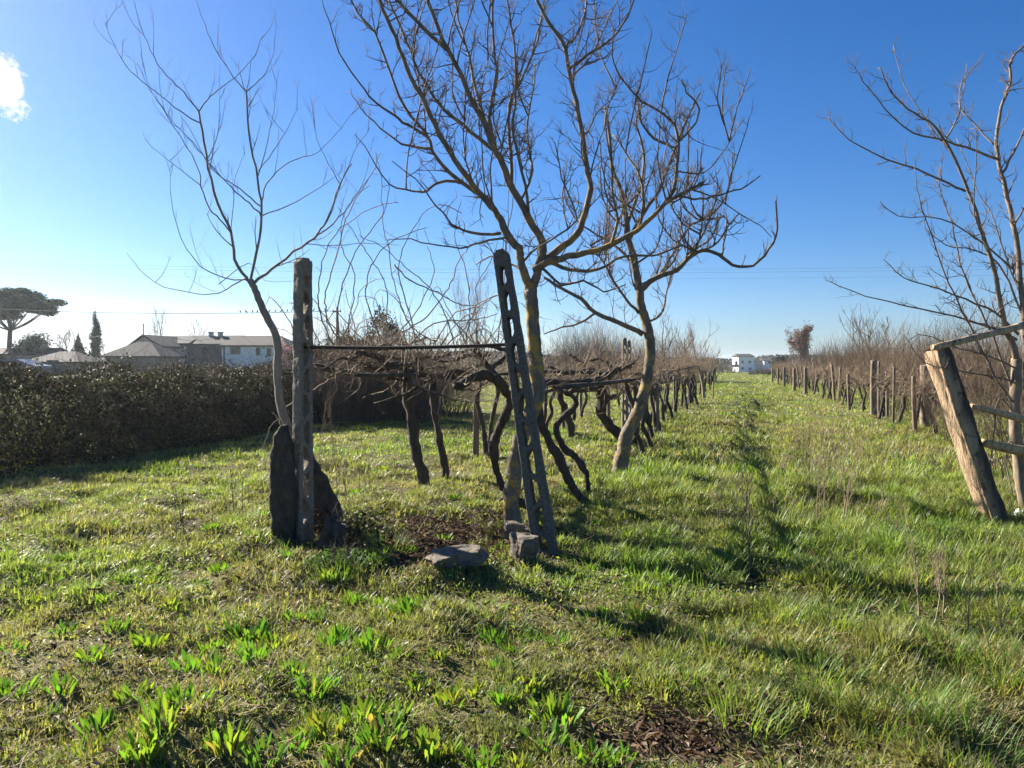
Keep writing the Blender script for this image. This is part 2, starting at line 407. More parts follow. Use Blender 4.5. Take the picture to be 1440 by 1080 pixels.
# straw lying flat between the tufts
x, y = wedge(60000, 1.7, 12)
k = rs.rand(len(x)) < np.clip(dryness(x, y)*1.5-.25, .05, 1)*(1-.6*litter(x, y)); x, y = x[k], y[k]; N = len(x)
V, q, t, c = blades(*(np.stack([x, y, gh(x, y)+.004+.03*rs.rand(N)], -1), rs.rand(N)*6.283, 1.15+.45*rs.rand(N), rs.randn(N)*.35, .05+.12*rs.rand(N), .0032+.002*rs.rand(N)+y*.0003, STRAW[rs.randint(0, 3, N)]*(.5+.6*rs.rand(N, 1)), 2))
ds = np_mesh('dry_grass', V, q, t, c, M['dry']); tag(ds, 'dead straw lying flat between the grass tufts', 'dry grass', kind='stuff')
Vs, Qs, Ts, Cs = [], [], [], []; off = 0
for p in parts_:
    V, q, t, c = blades(*p); Vs.append(V); Qs.append(q+off); Ts.append(t+off); Cs.append(c); off += len(V)
go = np_mesh('grass', np.concatenate(Vs), np.concatenate(Qs), np.concatenate(Ts), np.concatenate(Cs), M['grass'])
tag(go, 'short patchy green and straw coloured grass covering the field', 'grass', kind='stuff')

# brown leaf litter
def leaf_cards(pos, nrm, size, aspect, col, fold=.25):
    """folded diamond leaves at pos (N,3) with normals nrm (N,3)"""
    N = len(pos); nrm = nrm/np.linalg.norm(nrm, axis=1, keepdims=True)
    r = rs.randn(N, 3); t = np.cross(nrm, r); t /= np.linalg.norm(t, axis=1, keepdims=True)+1e-9
    b = np.cross(nrm, t); s = size[:, None]; w = s*aspect
    V = np.stack([pos-t*s*.5, pos+b*w*.5+nrm*s*fold*.5-t*s*.06, pos+t*s*.5, pos-b*w*.5+nrm*s*fold*.5-t*s*.06], 1).reshape(-1, 3)
    i = (np.arange(N)*4)[:, None]
    return V, np.concatenate([i+np.array([[0, 1, 2]]), i+np.array([[0, 2, 3]])]), np.repeat(col, 4, 0)
BROWN = np.array([[.15, .10, .065], [.24, .17, .115], [.09, .065, .048], [.33, .25, .18], [.06, .042, .034]])
xs, ys = [], []
for cx, cy, rx, ry in LITTER:
    n = int(5200*rx*ry); xs.append(cx+rs.randn(n)*rx*.55); ys.append(cy+rs.randn(n)*ry*.55)
x, y = np.concatenate(xs), np.concatenate(ys)
x2, y2 = wedge(5000, 1.7, 7); x = np.concatenate([x, x2]); y = np.concatenate([y, y2]); N = len(x)
nr = rs.randn(N, 3)*.55; nr[:, 2] = 1
V, T, c = leaf_cards(np.stack([x, y, gh(x, y)+.006+.035*rs.rand(N)], -1), nr, .022+.045*rs.rand(N)**2, .35, BROWN[rs.randint(0, 5, N)]*(.4+.5*rs.rand(N, 1)), .5)
lo = np_mesh('leaf_litter', V, [], T, c, M['dry']); tag(lo, 'brown fallen leaves and bits lying on bare dark soil', 'leaf litter', kind='stuff')

# low creeping leaves filling the gaps
x, y = wedge(70000, 1.7, 9); k = rs.rand(len(x)) < np.clip(1.25-dryness(x, y), .2, 1)*(1-.9*litter(x, y))*np.clip((fbm(x*2+3, y*2, 77)-.3)*4, .1, 1); x, y = x[k], y[k]; N = len(x)
nr = rs.randn(N, 3)*.6; nr[:, 2] += .9
V, T, c = leaf_cards(np.stack([x, y, gh(x, y)+.004+.045*rs.rand(N)**1.5], -1), nr, (.012+.022*rs.rand(N))*(.8+y*.06), .55, GREENS[rs.randint(0, 5, N)]*(.5+.6*rs.rand(N, 1)), .3)
cv = np_mesh('ground_cover', V, [], T, c, M['grass']); tag(cv, 'small creeping green leaves between the grass tufts', 'ground cover', kind='stuff')

# broad-leaved weeds: upright bright green leaf clumps, each one a thing
def weed_mesh(n, size, seed, seedcol):
    r = np.random.RandomState(seed); Vv, Qq, cc = [], [], []
    off = 0
    for k in range(n):
        az = r.rand()*6.283; rr = size*.75*r.rand()**.6; bx, by = math.cos(az)*rr, math.sin(az)*rr
        az2 = az+r.randn()*.6; lean = .02+.35*rr/size+.16*r.rand(); L = size*(.5+.55*r.rand()); W = L*(.15+.08*r.rand())
        d = np.array([math.cos(az2), math.sin(az2), 0]); p = np.array([bx, by, -.01]); s = np.array([-d[1], d[0], 0])
        tw = r.randn()*.5; s = s*math.cos(tw)+d*math.sin(tw)
        col = np.array(seedcol)*(.7+.6*r.rand()); col[0] *= .75+.6*r.rand()
        if r.rand() < .03: col = np.array([.3, .24, .08])*(.6+.5*r.rand())
        prof = [.16, .35, .8, 1.0, .78, .12]; a = lean
        for i, wv in enumerate(prof):
            nrmv = np.array([-d[0]*math.cos(a), -d[1]*math.cos(a), math.sin(a)])
            Vv += [p-s*W*wv*.5+nrmv*W*.12*wv, p.copy(), p+s*W*wv*.5+nrmv*W*.12*wv]; cc += [col*.95, col*1.1, col*.95]
            p = p+(d*math.sin(a)+np.array([0, 0, math.cos(a)]))*L/5; a += .02+.13*r.rand()
        for i in range(5):
            o = off+i*3; Qq += [[o, o+1, o+4, o+3], [o+1, o+2, o+5, o+4]]
        off += 18
    return np.array(Vv), Qq, np.array(cc)
WEEDS = [(140, 1022, .15), (227, 1045, .17), (267, 1003, .15), (457, 1028, .15), (267, 938, .13), (190, 980, .12), (347, 892, .15), (385, 900, .12), (87, 978, .11), (207, 906, .12), (163, 893, .1), (240, 860, .1), (450, 862, .1),
         (320, 1060, .15), (475, 898, .14), (213, 826, .1), (353, 940, .12), (413, 862, .1), (573, 868, .13), (597, 850, .11), (523, 912, .13), (510, 1016, .14), (537, 1052, .16), (607, 1058, .15), (680, 1072, .12), (782, 1008, .17),
         (770, 1045, .14), (663, 970, .1), (830, 1072, .13), (633, 846, .1), (487, 905, .1), (637, 1058, .1), (440, 978, .12), (300, 910, .1), (420, 1050, .12), (560, 880, .1), (240, 1010, .14), (205, 1070, .15), (370, 1075, .13), (730, 1075, .1),
         (500, 845, .1), (150, 850, .1), (90, 900, .09), (60, 845, .09), (310, 800, .1), (560, 1020, .12), (480, 1070, .12), (120, 1060, .12), (872, 1078, .1), (300, 960, .11), (680, 700, .1), (720, 640, .1), (840, 735, .12), (800, 690, .12), (640, 705, .1), (540, 660, .11), (600, 640, .1), (500, 690, .11)]
rw = random.Random(77)
for k in range(110):
    px, py = rw.uniform(10, 900), 1010-280*rw.random()
    if min((px-a)**2+(py-b)**2 for a, b, _ in WEEDS) > 900: WEEDS.append((px, py, rw.uniform(.06, .12)))
for i, (px, py, s) in enumerate(WEEDS):
    g = G(px, py); V, Q, c = weed_mesh(30+(i*7) % 26, s*(.74 if py > 990 else .92), 100+i, [(.11, .24, .025), (.155, .28, .032), (.09, .205, .025), (.18, .26, .035)][i % 4])
    o = np_mesh('weed_clump', V+np.array(g), Q, [], c, M['weed'], True, tuple(g))
    tag(o, 'bright green clump of upright broad-leaved weeds in the short grass', 'weed', 'broad-leaved weed clumps in the grass')
# ------------------------------------------------------------------ traced bare trees
class Tree:
    def __init__(s, name, base, label, cat, seed, barkmat, twigmat, parts=('trunk', 'branches')):
        s.rnd = random.Random(seed); s.base = base; s.nodes = []
        s.t = thing(name, base, label, cat); s.mb = {}; s.bm = barkmat; s.tm = twigmat; s.wk = .8
    def depth(s, px, py):
        return min(s.nodes, key=lambda n: (n[0]-px)**2+(n[1]-py)**2)
    def add(s, pts, w0, w1, dd=0., part='twigs', Y0=None, sides=6, tw=None, sub=3, wob=.009, lump=0.06):
        """pts in photo pixels; joins the depth of what it grows from and drifts dd metres in depth"""
        rnd = s.rnd
        if Y0 is None:
            nn = s.depth(*pts[0]); Y0 = nn[2]
        L = [0.]
        for a, b in zip(pts, pts[1:]): L.append(L[-1]+math.hypot(b[0]-a[0], b[1]-a[1]))
        P3 = [P(a, b, Y0+dd*(l/L[-1])) for (a, b), l in zip(pts, L)]
        sp = smooth_path(P3, sub)
        for q in sp[1:-1]: q += rvec(rnd)*wob*min(1, w0/5)
        wk = 1 if part in ('trunk', 'arm') else s.wk
        n = len(sp); r = [wk*(w0+(w1-w0)*(i/(n-1))**(.45 if part == 'trunk' else .8))*.5*sp[i].y/F for i in range(n)]
        if part not in s.mb: s.mb[part] = MB()
        tube(s.mb[part], sp, r, sides, (1, 1, 1), lump, rnd)
        for q in sp: s.nodes.append((720+q.x/q.y*F, HZ-(q.z-EYE)/q.y*F, q.y))
        if tw: s.twigs(sp, r, *tw)
        return sp
    def twigs(s, sp, r, per_m, l0, l1, lvl=1, up=.35, start=.15, part='twigs', kink=.3, wmul=.5, col=(1, 1, 1), spread=.9):
        rnd = s.rnd
        if part not in s.mb: s.mb[part] = MB()
        tot = sum((b-a).length for a, b in zip(sp, sp[1:])); k = max(1, int(tot*per_m))
        for _ in range(k):
            t = start+(1-start)*rnd.random(); i = min(int(t*(len(sp)-1)), len(sp)-2)
            p = sp[i].lerp(sp[i+1], rnd.random()); tg = (sp[i+1]-sp[i]).normalized()
            d = (tg*.5+rvec(rnd)*spread+Vector((0, 0, up))).normalized()
            twig(s.mb[part], rnd, p, d, rnd.uniform(l0, l1)*(1-.35*t), max(.003, min(r[i]*wmul, .0075)), lvl, col, up, kink)
    def done(s, mats):
        for k, mb in s.mb.items():
            mb.build(k.split('.')[0], mats.get(k.split('.')[0], s.tm), s.t)
        return s.t

# --- main tree, behind the leaning concrete post
b = G(722, 742); b.z -= .03
T = Tree('lichened_tree', b, 'large bare tree with orange lichened trunk rising behind the leaning concrete post', 'tree', 3, M['tree_bark'], M['twig'])
TW = (11, .1, .5, 2, .2, .12, 'twigs', .34, .75)
T.add([(722, 752), (721, 735), (718, 700), (724, 660), (731, 622), (744, 590), (755, 555), (755, 520), (751, 482), (749, 445), (747, 415), (747, 400)], 27, 18, .15, 'trunk', b.y, 16, sub=8, wob=.004, lump=.13)
def limb(n): return 'limb.%03d' % n
T.add([(748, 412), (736, 380), (731, 362), (730, 350), (714, 330), (701, 304)], 17, 13, -.15, limb(0), sides=10, lump=.12)
T.add([(701, 304), (695, 296), (677, 274), (647, 237), (618, 189), (599, 148), (577, 107), (562, 67), (544, 26), (530, -6)], 12, 6, -.7, limb(0), tw=TW, sides=8)
T.add([(701, 308), (683, 278), (647, 256), (614, 222), (599, 189), (570, 152), (548, 100), (529, 48), (505, 20), (492, -5)], 9, 2.5, .5, limb(0), tw=TW)
T.add([(747, 410), (757, 375), (762, 341), (744, 307), (721, 267), (707, 230), (695, 211), (681, 174), (662, 137), (647, 104), (629, 70), (614, 33), (600, -6)], 17, 6.5, -.35, limb(1), tw=TW, sides=9)
T.add([(695, 211), (662, 185), (629, 159), (603, 126), (584, 89), (566, 44), (545, -5)], 8, 4, .9, limb(1), tw=TW)
T.add([(629, 70), (596, 41), (562, 4), (552, -8)], 8, 5, -.5, limb(1), tw=TW)
T.add([(697, 211), (688, 170), (692, 137), (699, 111), (695, 63), (692, -5)], 8, 4, .8, limb(1), tw=TW)
T.add([(721, 267), (718, 222), (716, 148), (736, 107), (755, 59), (766, -5)], 8, 3, 1.1, limb(1), tw=TW)
T.add([(707, 232), (690, 190), (670, 130), (660, 80), (645, 30), (640, -5)], 6, 3, 1.0, limb(1), tw=TW)
T.add([(744, 307), (738, 260), (722, 190), (726, 130), (722, 60), (712, -5)], 6, 3, -.9, limb(1), tw=TW)
T.add([(730, 285), (748, 240), (740, 180), (750, 130), (752, 90)], 6, 2, .8, limb(1), tw=TW)
T.add([(648, 257), (618, 256), (600, 268), (581, 268), (547, 259), (521, 218), (499, 189)], 6, 1.5, -.6, limb(0), tw=(7, .08, .3, 1, .3))
T.add([(600, 189), (572, 176), (555, 163), (529, 144), (503, 115), (477, 74), (462, 30), (453, 0)], 6, 1.5, -.5, limb(0), tw=(7, .08, .3, 1, .3))
T.add([(608, 209), (566, 203), (536, 181), (510, 155), (492, 128)], 5, 1.5, .6, limb(0), tw=(7, .08, .3, 1, .3))
T.add([(704, 328), (662, 328), (636, 315), (614, 289), (584, 252), (551, 226)], 6, 1.5, -.6, limb(0), tw=(7, .08, .3, 1, .3))
T.add([(730, 352), (710, 335), (677, 341), (647, 348), (607, 343), (566, 335), (545, 338)], 6, 1.5, -.3, limb(0), tw=(7, .08, .3, 1, .3))
T.add([(665, 259), (640, 225), (610, 170), (590, 120), (580, 60), (590, 10)], 5, 2, .9, limb(0), tw=TW)
T.add([(733, 370), (760, 345), (800, 322), (810, 300), (790, 250), (780, 200)], 5, 2, -.9, limb(2), tw=TW)
T.add([(758, 372), (783, 352), (810, 331), (824, 299), (830, 264), (824, 233), (818, 187), (810, 144), (800, 101), (791, 58), (771, 31), (752, -6)], 14, 6, .4, limb(2), tw=TW, sides=8)
T.add([(799, 97), (826, 78), (853, 60), (876, 35), (893, -4)], 6, 3, -.5, limb(2), tw=TW)
T.add([(796, 75), (798, 62), (810, 51), (822, 19), (826, -5)], 6, 3, .6, limb(2), tw=TW)
T.add([(802, 108), (830, 80), (850, 40), (868, 0)], 4, 2, .9, limb(2), tw=TW)
T.add([(812, 150), (822, 190), (838, 160), (860, 140), (868, 120)], 3.5, 1.5, .5, limb(2), tw=TW)
T.add([(750, 378), (780, 366), (810, 358), (857, 346), (896, 323), (934, 288), (958, 272), (989, 257)], 15, 5, -.6, limb(3), tw=(11, .15, .5, 2, .45), sides=8)
T.add([(934, 288), (948, 265), (952, 233), (954, 198), (942, 167), (911, 148), (890, 132), (872, 107)], 8, 3, .4, limb(3), tw=(13, .12, .4, 2, .4))
T.add([(954, 198), (968, 185), (982, 165), (981, 148), (966, 130), (959, 111)], 4.5, 2.5, -.4, limb(3), tw=(12, .1, .35, 2, .4))
T.add([(896, 323), (905, 290), (900, 250), (880, 215), (862, 190)], 6, 3, .7, limb(3), tw=(12, .12, .4, 2, .4))
T.add([(860, 346), (868, 310), (862, 270), (858, 220), (852, 180)], 6, 2.5, -.6, limb(3), tw=(12, .12, .4, 2, .4))
T.add([(958, 276), (985, 280), (1012, 274), (1043, 265), (1069, 247)], 4.5, 2, -.3, limb(3), tw=(9, .08, .25, 1, .4))
T.add([(950, 240), (985, 245), (1005, 230), (1025, 200), (1047, 167)], 3.5, 1.2, .5, limb(3), tw=(7, .08, .25, 1, .4))
T.add([(975, 268), (1010, 280), (1040, 300), (1070, 318), (1085, 333)], 3, 1.2, .5, limb(3), tw=(6, .06, .2, 1, .4))
T.add([(772, 368), (800, 380), (840, 378), (880, 360), (920, 360), (960, 345)], 8, 3, .6, limb(3), tw=(12, .15, .45, 2, .3))
T.add([(740, 385), (715, 370), (690, 360), (670, 372)], 5, 2, .5, limb(0), tw=TW)
T.add([(760, 375), (790, 400), (820, 395), (850, 410), (880, 400)], 6, 2, -.4, limb(3), tw=(10, .12, .4, 2, .2))
for k in range(44):
    q = T.rnd.choice([n for n in T.nodes if n[1] < 330 and n[0] > 560])
    a = T.rnd.uniform(-.5, .5); L = T.rnd.uniform(70, 170); x, y = q[0], q[1]
    T.add([(x, y), (x+L*.3*math.sin(a)-5, y-L*.35), (x+L*.5*math.sin(a), y-L*.7), (x+L*.6*math.sin(a)+6, y-L)], 3.4, 1.5, T.rnd.uniform(-1, 1), 'twigs', tw=(11, .08, .35, 1, .4, .1, 'twigs', .4, .6), sides=5)
T.done({'trunk': M['tree_bark'], 'limb': M['tree_bark'], 'twigs': M['twig']})

# --- second tree, leaning trunk further back
b = G(871, 674); b.z -= .03
T = Tree('lichened_tree', b, 'smaller bare tree with a crooked leaning trunk and knobbly upturned branches, behind the large one', 'tree', 8, M['tree_bark'], M['twig'])
TW = (14, .12, .5, 2, .35, .12, 'twigs', .4, .85)
T.add([(868, 682), (872, 660), (876, 640), (882, 612), (897, 580), (907, 550), (912, 520), (914, 482), (910, 457), (902, 432), (899, 405), (892, 370), (882, 331)], 29, 9.5, .3, 'trunk', b.y, 16, sub=8, wob=.004, lump=.16)
T.add([(882, 331), (874, 272), (860, 233), (857, 187), (850, 150)], 12, 3, .7, limb(0), tw=TW, sides=7)
T.add([(884, 338), (905, 300), (930, 262), (945, 220), (960, 180), (985, 130)], 8, 2.5, -.4, limb(0), tw=TW)
T.add([(880, 320), (900, 265), (905, 215), (895, 175), (900, 150)], 7, 2.5, .9, limb(0), tw=TW)
T.add([(901, 408), (922, 390), (950, 380), (969, 362), (989, 352), (1012, 358), (1030, 373), (1059, 373), (1082, 350), (1092, 323), (1091, 282)], 11, 3, -.9, limb(1), tw=(8, .1, .32, 1, .8, .1, 'twigs', .35, .5), sides=7)
T.add([(950, 381), (985, 335), (1000, 300), (1010, 270)], 5, 2, .6, limb(1), tw=TW)
T.add([(985, 353), (1010, 340), (1025, 315), (1040, 300)], 4.5, 2, -.6, limb(1), tw=TW)
T.add([(926, 389), (950, 350), (968, 320), (985, 310), (1020, 305)], 5, 2, .5, limb(1), tw=TW)
T.add([(1015, 359), (1018, 340), (1022, 315), (1020, 297)], 4, 1.8, .2, limb(1), tw=(8, .1, .25, 1, .8))
T.add([(904, 470), (875, 455), (837, 440), (817, 420), (790, 405), (765, 390)], 10, 5, .4, limb(2), tw=(8, .15, .6, 2, .2), sides=7)
T.add([(898, 440), (880, 420), (862, 395), (850, 370), (830, 345)], 6, 2.5, -.6, limb(2), tw=TW)
T.add([(837, 440), (815, 455), (790, 460), (765, 470)], 5, 2, -.5, limb(2), tw=(8, .15, .5, 2, .1))
T.add([(908, 455), (930, 440), (940, 400), (955, 370)], 5, 2, .8, limb(1), tw=TW)
T.add([(893, 372), (870, 350), (840, 330), (810, 310), (795, 280)], 6, 2, .8, limb(0), tw=TW)
for k in range(32):
    q = T.rnd.choice([n for n in T.nodes if 150 < n[1] < 420 and 780 < n[0] < 1000])
    a = T.rnd.uniform(-1.0, 1.0); L = T.rnd.uniform(40, 100); x, y = q[0], q[1]
    T.add([(x, y), (x+L*.5*a, y-L*.2), (x+L*.8*a, y-L*.55), (x+L*.85*a, y-L)], 4, 1.8, T.rnd.uniform(-.9, .9), 'twigs', tw=(11, .1, .35, 1, .6, .1, 'twigs', .45, .7), sides=5)
T.done({'trunk': M['tree_bark_far'], 'limb': M['tree_bark_far'], 'twigs': M['twig']})

# --- young tree in front of the upright concrete post
b = G(419, 746); b.y -= .2; b.x = (419-720)/F*b.y; b.z = g1(b.x, b.y)-.03
T = Tree('young_tree', b, 'slender young bare tree growing against the upright concrete post', 'tree', 5, M['sapling'], M['sapling'])
T.wk = .56; TW = (3.6, .12, .6, 1, .5, .2, 'twigs', .12, .5)
T.add([(416, 752), (419, 715), (424, 690), (426, 660), (418, 628), (405, 602), (396, 575), (392, 550), (390, 520), (391, 490), (385, 465), (372, 440), (359, 408), (352, 394)], 17, 9.5, .25, 'trunk', b.y, 12, sub=5, wob=.004, lump=.1)
T.add([(350, 395), (346, 390), (330, 363), (324, 326), (307, 285), (293, 236), (285, 183), (279, 155)], 9, 5, -.5, limb(0), tw=TW)
T.add([(279, 155), (258, 130), (242, 114), (222, 90), (208, 61), (195, 30), (187, -5)], 4, 1.2, -.4, limb(0), tw=TW)
T.add([(279, 157), (292, 140), (307, 126), (332, 108), (356, 81), (369, 51)], 3.6, 1.1, .4, limb(0), tw=TW)
T.add([(282, 173), (262, 162), (238, 145), (201, 116), (177, 92), (160, 60), (146, 31)], 4, 1, .5, limb(0), tw=TW)
T.add([(324, 326), (309, 308), (295, 293), (283, 261), (281, 240), (262, 205), (240, 170), (222, 143), (205, 115), (193, 88)], 4.5, 1, .6, limb(0), tw=TW)
T.add([(368, 303), (350, 285), (332, 271), (310, 248), (291, 226), (272, 200), (254, 183), (235, 160), (214, 130), (197, 75)], 4.5, 1, -.7, limb(1), tw=TW)
T.add([(366, 290), (345, 272), (325, 258), (305, 245), (289, 222), (270, 185), (255, 165)], 4, 1, -.4, limb(1), tw=TW)
T.add([(352, 396), (353, 385), (360, 354), (368, 301), (362, 253), (354, 204), (348, 163), (346, 128)], 8.5, 4.5, .4, limb(1), tw=TW)
T.add([(346, 128), (328, 108), (303, 69), (288, 35), (274, -5)], 3.6, 1.2, -.3, limb(1), tw=TW)
T.add([(346, 130), (360, 118), (373, 102), (386, 71)], 3.4, 1.1, .4, limb(1), tw=TW)
T.add([(346, 130), (351, 105), (354, 77)], 2.6, .9, 0, limb(1))
T.add([(367, 285), (376, 258), (397, 234), (420, 222), (446, 214), (474, 187), (487, 170), (494, 161)], 3.8, .9, -.6, limb(1), tw=TW)
T.add([(362, 250), (377, 196), (385, 155), (392, 98)], 3, .9, .6, limb(1), tw=TW)
T.add([(364, 240), (385, 212), (401, 187), (419, 153)], 2.8, .9, -.3, limb(1), tw=TW)
T.add([(369, 303), (405, 289), (442, 269), (478, 244)], 3.6, .9, .5, limb(1), tw=TW)
T.add([(354, 401), (367, 390), (381, 379), (413, 354), (442, 334), (452, 320), (462, 306), (478, 261), (495, 230)], 9, 2.5, -.3, limb(2), tw=(4, .15, .5, 1, .4, .2, 'twigs', .15, .5))
T.add([(442, 334), (468, 315), (490, 290), (515, 255), (530, 235)], 4.5, 1.2, .5, limb(2), tw=(4, .15, .5, 1, .4, .2, 'twigs', .15, .5))
T.add([(478, 258), (462, 230), (446, 196), (438, 149)], 3, .9, .5, limb(2), tw=TW)
T.add([(455, 318), (475, 270), (498, 215), (520, 180)], 3.5, 1, -.5, limb(2), tw=TW)
T.add([(430, 343), (470, 345), (520, 342), (560, 345)], 2.6, .8, .4, limb(2), tw=TW)
T.add([(350, 393), (316, 391), (283, 375), (254, 334), (242, 285), (239, 236)], 3.8, .9, .5, limb(3), tw=TW)
T.add([(348, 391), (325, 402), (307, 413), (275, 413), (230, 403), (197, 379), (178, 355)], 3.8, .9, -.5, limb(3), tw=TW)
T.add([(307, 400), (350, 370), (372, 395), (412, 395)], 2.4, .8, .2, limb(3))
T.add([(283, 261), (250, 236), (222, 214), (203, 196)], 2.6, .8, .3, limb(0), tw=TW)
T.add([(324, 330), (328, 290), (330, 250), (345, 215)], 2.8, .8, -.5, limb(0), tw=TW)
T.add([(290, 226), (305, 195), (308, 160), (309, 90)], 2.8, .8, .5, limb(0), tw=TW)
T.add([(383, 580), (394, 590), (388, 565), (386, 530), (384, 505)], 3.5, 2, .1, limb(4))
T.add([(424, 590), (410, 602), (396, 588), (380, 600), (366, 640), (343, 668)], 3.2, 1.2, -.35, limb(5))
T.done({'trunk': M['sapling'], 'limb': M['sapling'], 'twigs': M['sapling']})

# --- tree at the edge beside the leaning wooden post
b = G(1446, 722); b.z -= .03
T = Tree('pale_tree', b, 'bare tree with pale tan trunks and thorny shoots behind the leaning wooden post', 'tree', 13, M['pale_bark'], M['twig'])
T.wk = .75; TW = (13, .05, .3, 1, .3, .12, 'twigs', .35, .6)
T.add([(1446, 732), (1439, 700), (1433, 656), (1427, 600), (1428, 550), (1430, 505)], 18, 13, .2, 'trunk', b.y, 12, sub=6, wob=.004, lump=.12)
T.add([(1430, 508), (1423, 480), (1414, 458), (1404, 409), (1393, 363), (1377, 312), (1362, 266), (1334, 207), (1307, 172), (1276, 153), (1253, 129), (1237, 94)], 12, 2, -.5, limb(0), tw=TW, sides=7)
T.add([(1445, 560), (1444, 500), (1440, 448), (1434, 390), (1428, 332), (1418, 281), (1408, 242), (1401, 203), (1408, 149), (1420, 118), (1422, 83), (1440, 63), (1452, 40)], 14, 2.5, .4, limb(1), tw=TW, sides=7)
T.add([(1401, 223), (1358, 207), (1315, 194), (1284, 186), (1245, 153), (1214, 114), (1202, 93)], 5, 1.5, -.6, limb(1), tw=TW)
T.add([(1358, 269), (1334, 258), (1288, 238), (1226, 215), (1183, 188), (1165, 164)], 5, 1.5, .5, limb(0), tw=TW)
T.add([(1328, 200), (1340, 180), (1350, 153), (1352, 118), (1385, 77)], 4, 1.2, .4, limb(0), tw=TW)
T.add([(1400, 205), (1375, 180), (1350, 150), (1354, 130), (1360, 90)], 4, 1.2, .6, limb(1), tw=TW)
T.add([(1334, 208), (1310, 180), (1272, 120), (1256, 64)], 3.6, 1.2, .5, limb(0), tw=TW)
T.add([(1425, 385), (1420, 374), (1373, 336), (1323, 308), (1264, 304), (1237, 283)], 4.5, 1.3, -.7, limb(1), tw=TW)
T.add([(1432, 470), (1400, 440), (1358, 421), (1307, 402), (1272, 390), (1242, 365)], 5, 1.3, -.5, limb(0), tw=TW)
T.add([(1430, 478), (1400, 462), (1340, 445), (1272, 429), (1218, 417), (1167, 396)], 5, 1.3, .4, limb(0), tw=TW)
T.add([(1425, 570), (1400, 530), (1365, 460), (1334, 398), (1311, 332), (1292, 281), (1286, 234)], 5, 1.3, -.5, limb(2), tw=TW)
T.add([(1428, 560), (1395, 470), (1370, 420), (1350, 371), (1338, 312), (1323, 273), (1320, 238)], 5, 1.3, .4, limb(2), tw=TW)
T.add([(1445, 425), (1430, 400), (1410, 350), (1395, 300), (1375, 270), (1345, 195)], 4.5, 1.3, .7, limb(1), tw=TW)
T.add([(1440, 448), (1405, 372), (1370, 352), (1330, 345), (1300, 320)], 4.5, 1.3, .3, limb(1), tw=TW)
T.add([(1410, 243), (1425, 215), (1440, 180), (1455, 150)], 5, 2, -.3, limb(1), tw=TW)
T.add([(1425, 320), (1440, 290), (1460, 260)], 5, 2, -.3, limb(1), tw=TW)
T.add([(1395, 365), (1370, 300), (1372, 240), (1374, 180)], 3.6, 1.2, -.6, limb(0), tw=TW)
T.add([(1432, 520), (1390, 500), (1350, 490), (1290, 470), (1265, 500)], 3.6, 1.2, -.8, limb(2), tw=TW)
T.add([(1430, 540), (1400, 530), (1340, 520), (1300, 510), (1270, 470)], 3.6, 1.2, -.9, limb(2), tw=TW)
T.add([(1436, 600), (1410, 560), (1400, 580), (1395, 640), (1380, 690)], 4, 1.6, -.3, limb(2), tw=(3, .1, .3, 1, .3))
T.add([(1440, 640), (1420, 620), (1415, 650), (1425, 700)], 4, 1.6, -.2, limb(2), tw=(3, .1, .3, 1, .3))
T.done({'trunk': M['pale_bark'], 'limb': M['limb_dark'], 'twigs': M['twig']})
def place(name, me, loc, rot, label, cat, group=None):
    o = bpy.data.objects.new(name, me); C.objects.link(o); o.location = loc; o.rotation_mode = 'QUATERNION'; o.rotation_quaternion = rot
    return tag(o, label, cat, group)
g = G(426, 757); top = P(424, 363, g.y+.03)
place('concrete_post', lat_upright, g, Matrix.Rotation(R(50), 3, 'Z').to_quaternion(),
      'upright grey concrete lattice post beside the young tree and the standing dark slab', 'post')
g = G(768, 778); top = P(704, 352, g.y+.55); ax = (top-g); Lp = ax.length; ax.normalize()
q = ax.to_track_quat('Z', 'Y')
q = Vector((0, 0, 1)).rotation_difference(ax) @ Quaternion((0, 0, 1), R(-14))
place('concrete_post', lat_leaning, g, q, 'leaning grey concrete lattice post with stones at its foot, in front of the large tree', 'post')

# ------------------------------------------------------------------ slabs, stones, stakes
def loft(mb, rings, col=(1, 1, 1)):
    n = len(rings[0]); vs = [p for r in rings for p in r]; fs = []
    for i in range(len(rings)-1):
        for k in range(n): fs.append((i*n+k, i*n+(k+1) % n, (i+1)*n+(k+1) % n, (i+1)*n+k))
    fs.append(tuple(reversed(range(n)))); fs.append(tuple(range((len(rings)-1)*n, len(rings)*n)))
    mb.add(vs, fs, col)
def slab(name, prof, Y, th, label, cat, mat, seed=0, lean=0):
    """prof: (photo row, left column, right column) from the foot upwards; an irregular thick slab"""
    mb = MB(); rings = []
    pp = []
    for a, b in zip(prof, prof[1:]):
        for k in range(4): pp.append(tuple(a[i]+(b[i]-a[i])*k/4 for i in range(3)))
    pp.append(prof[-1])
    for i, (py, xl, xr) in enumerate(pp):
        a = P(xl, py, Y); c = P(xr, py, Y); m_ = (a+c)*.5; hw = (c.x-a.x)*.5; ring = []
        for k in range(18):
            an = 2*math.pi*k/18; cx, sx = math.cos(an), math.sin(an)
            cx = math.copysign(abs(cx)**.7, cx); sx = math.copysign(abs(sx)**.7, sx)
            p = Vector((m_.x+cx*hw, Y+lean*i/len(pp)+sx*th*(.55+.45*min(1, hw/.08)), m_.z))
            p += Vector((cx, sx, .3))*(mnoise.noise(p*11+Vector((seed, 0, 0)))*.02+mnoise.noise(p*26)*.010+mnoise.noise(Vector((p.x*60, p.y*60, p.z*14)))*.006)
            ring.append(p)
        rings.append(ring)
    loft(mb, rings)
    o = mb.build(name, mat, None, P((prof[0][1]+prof[0][2])/2, prof[0][0], Y)); return tag(o, label, cat)
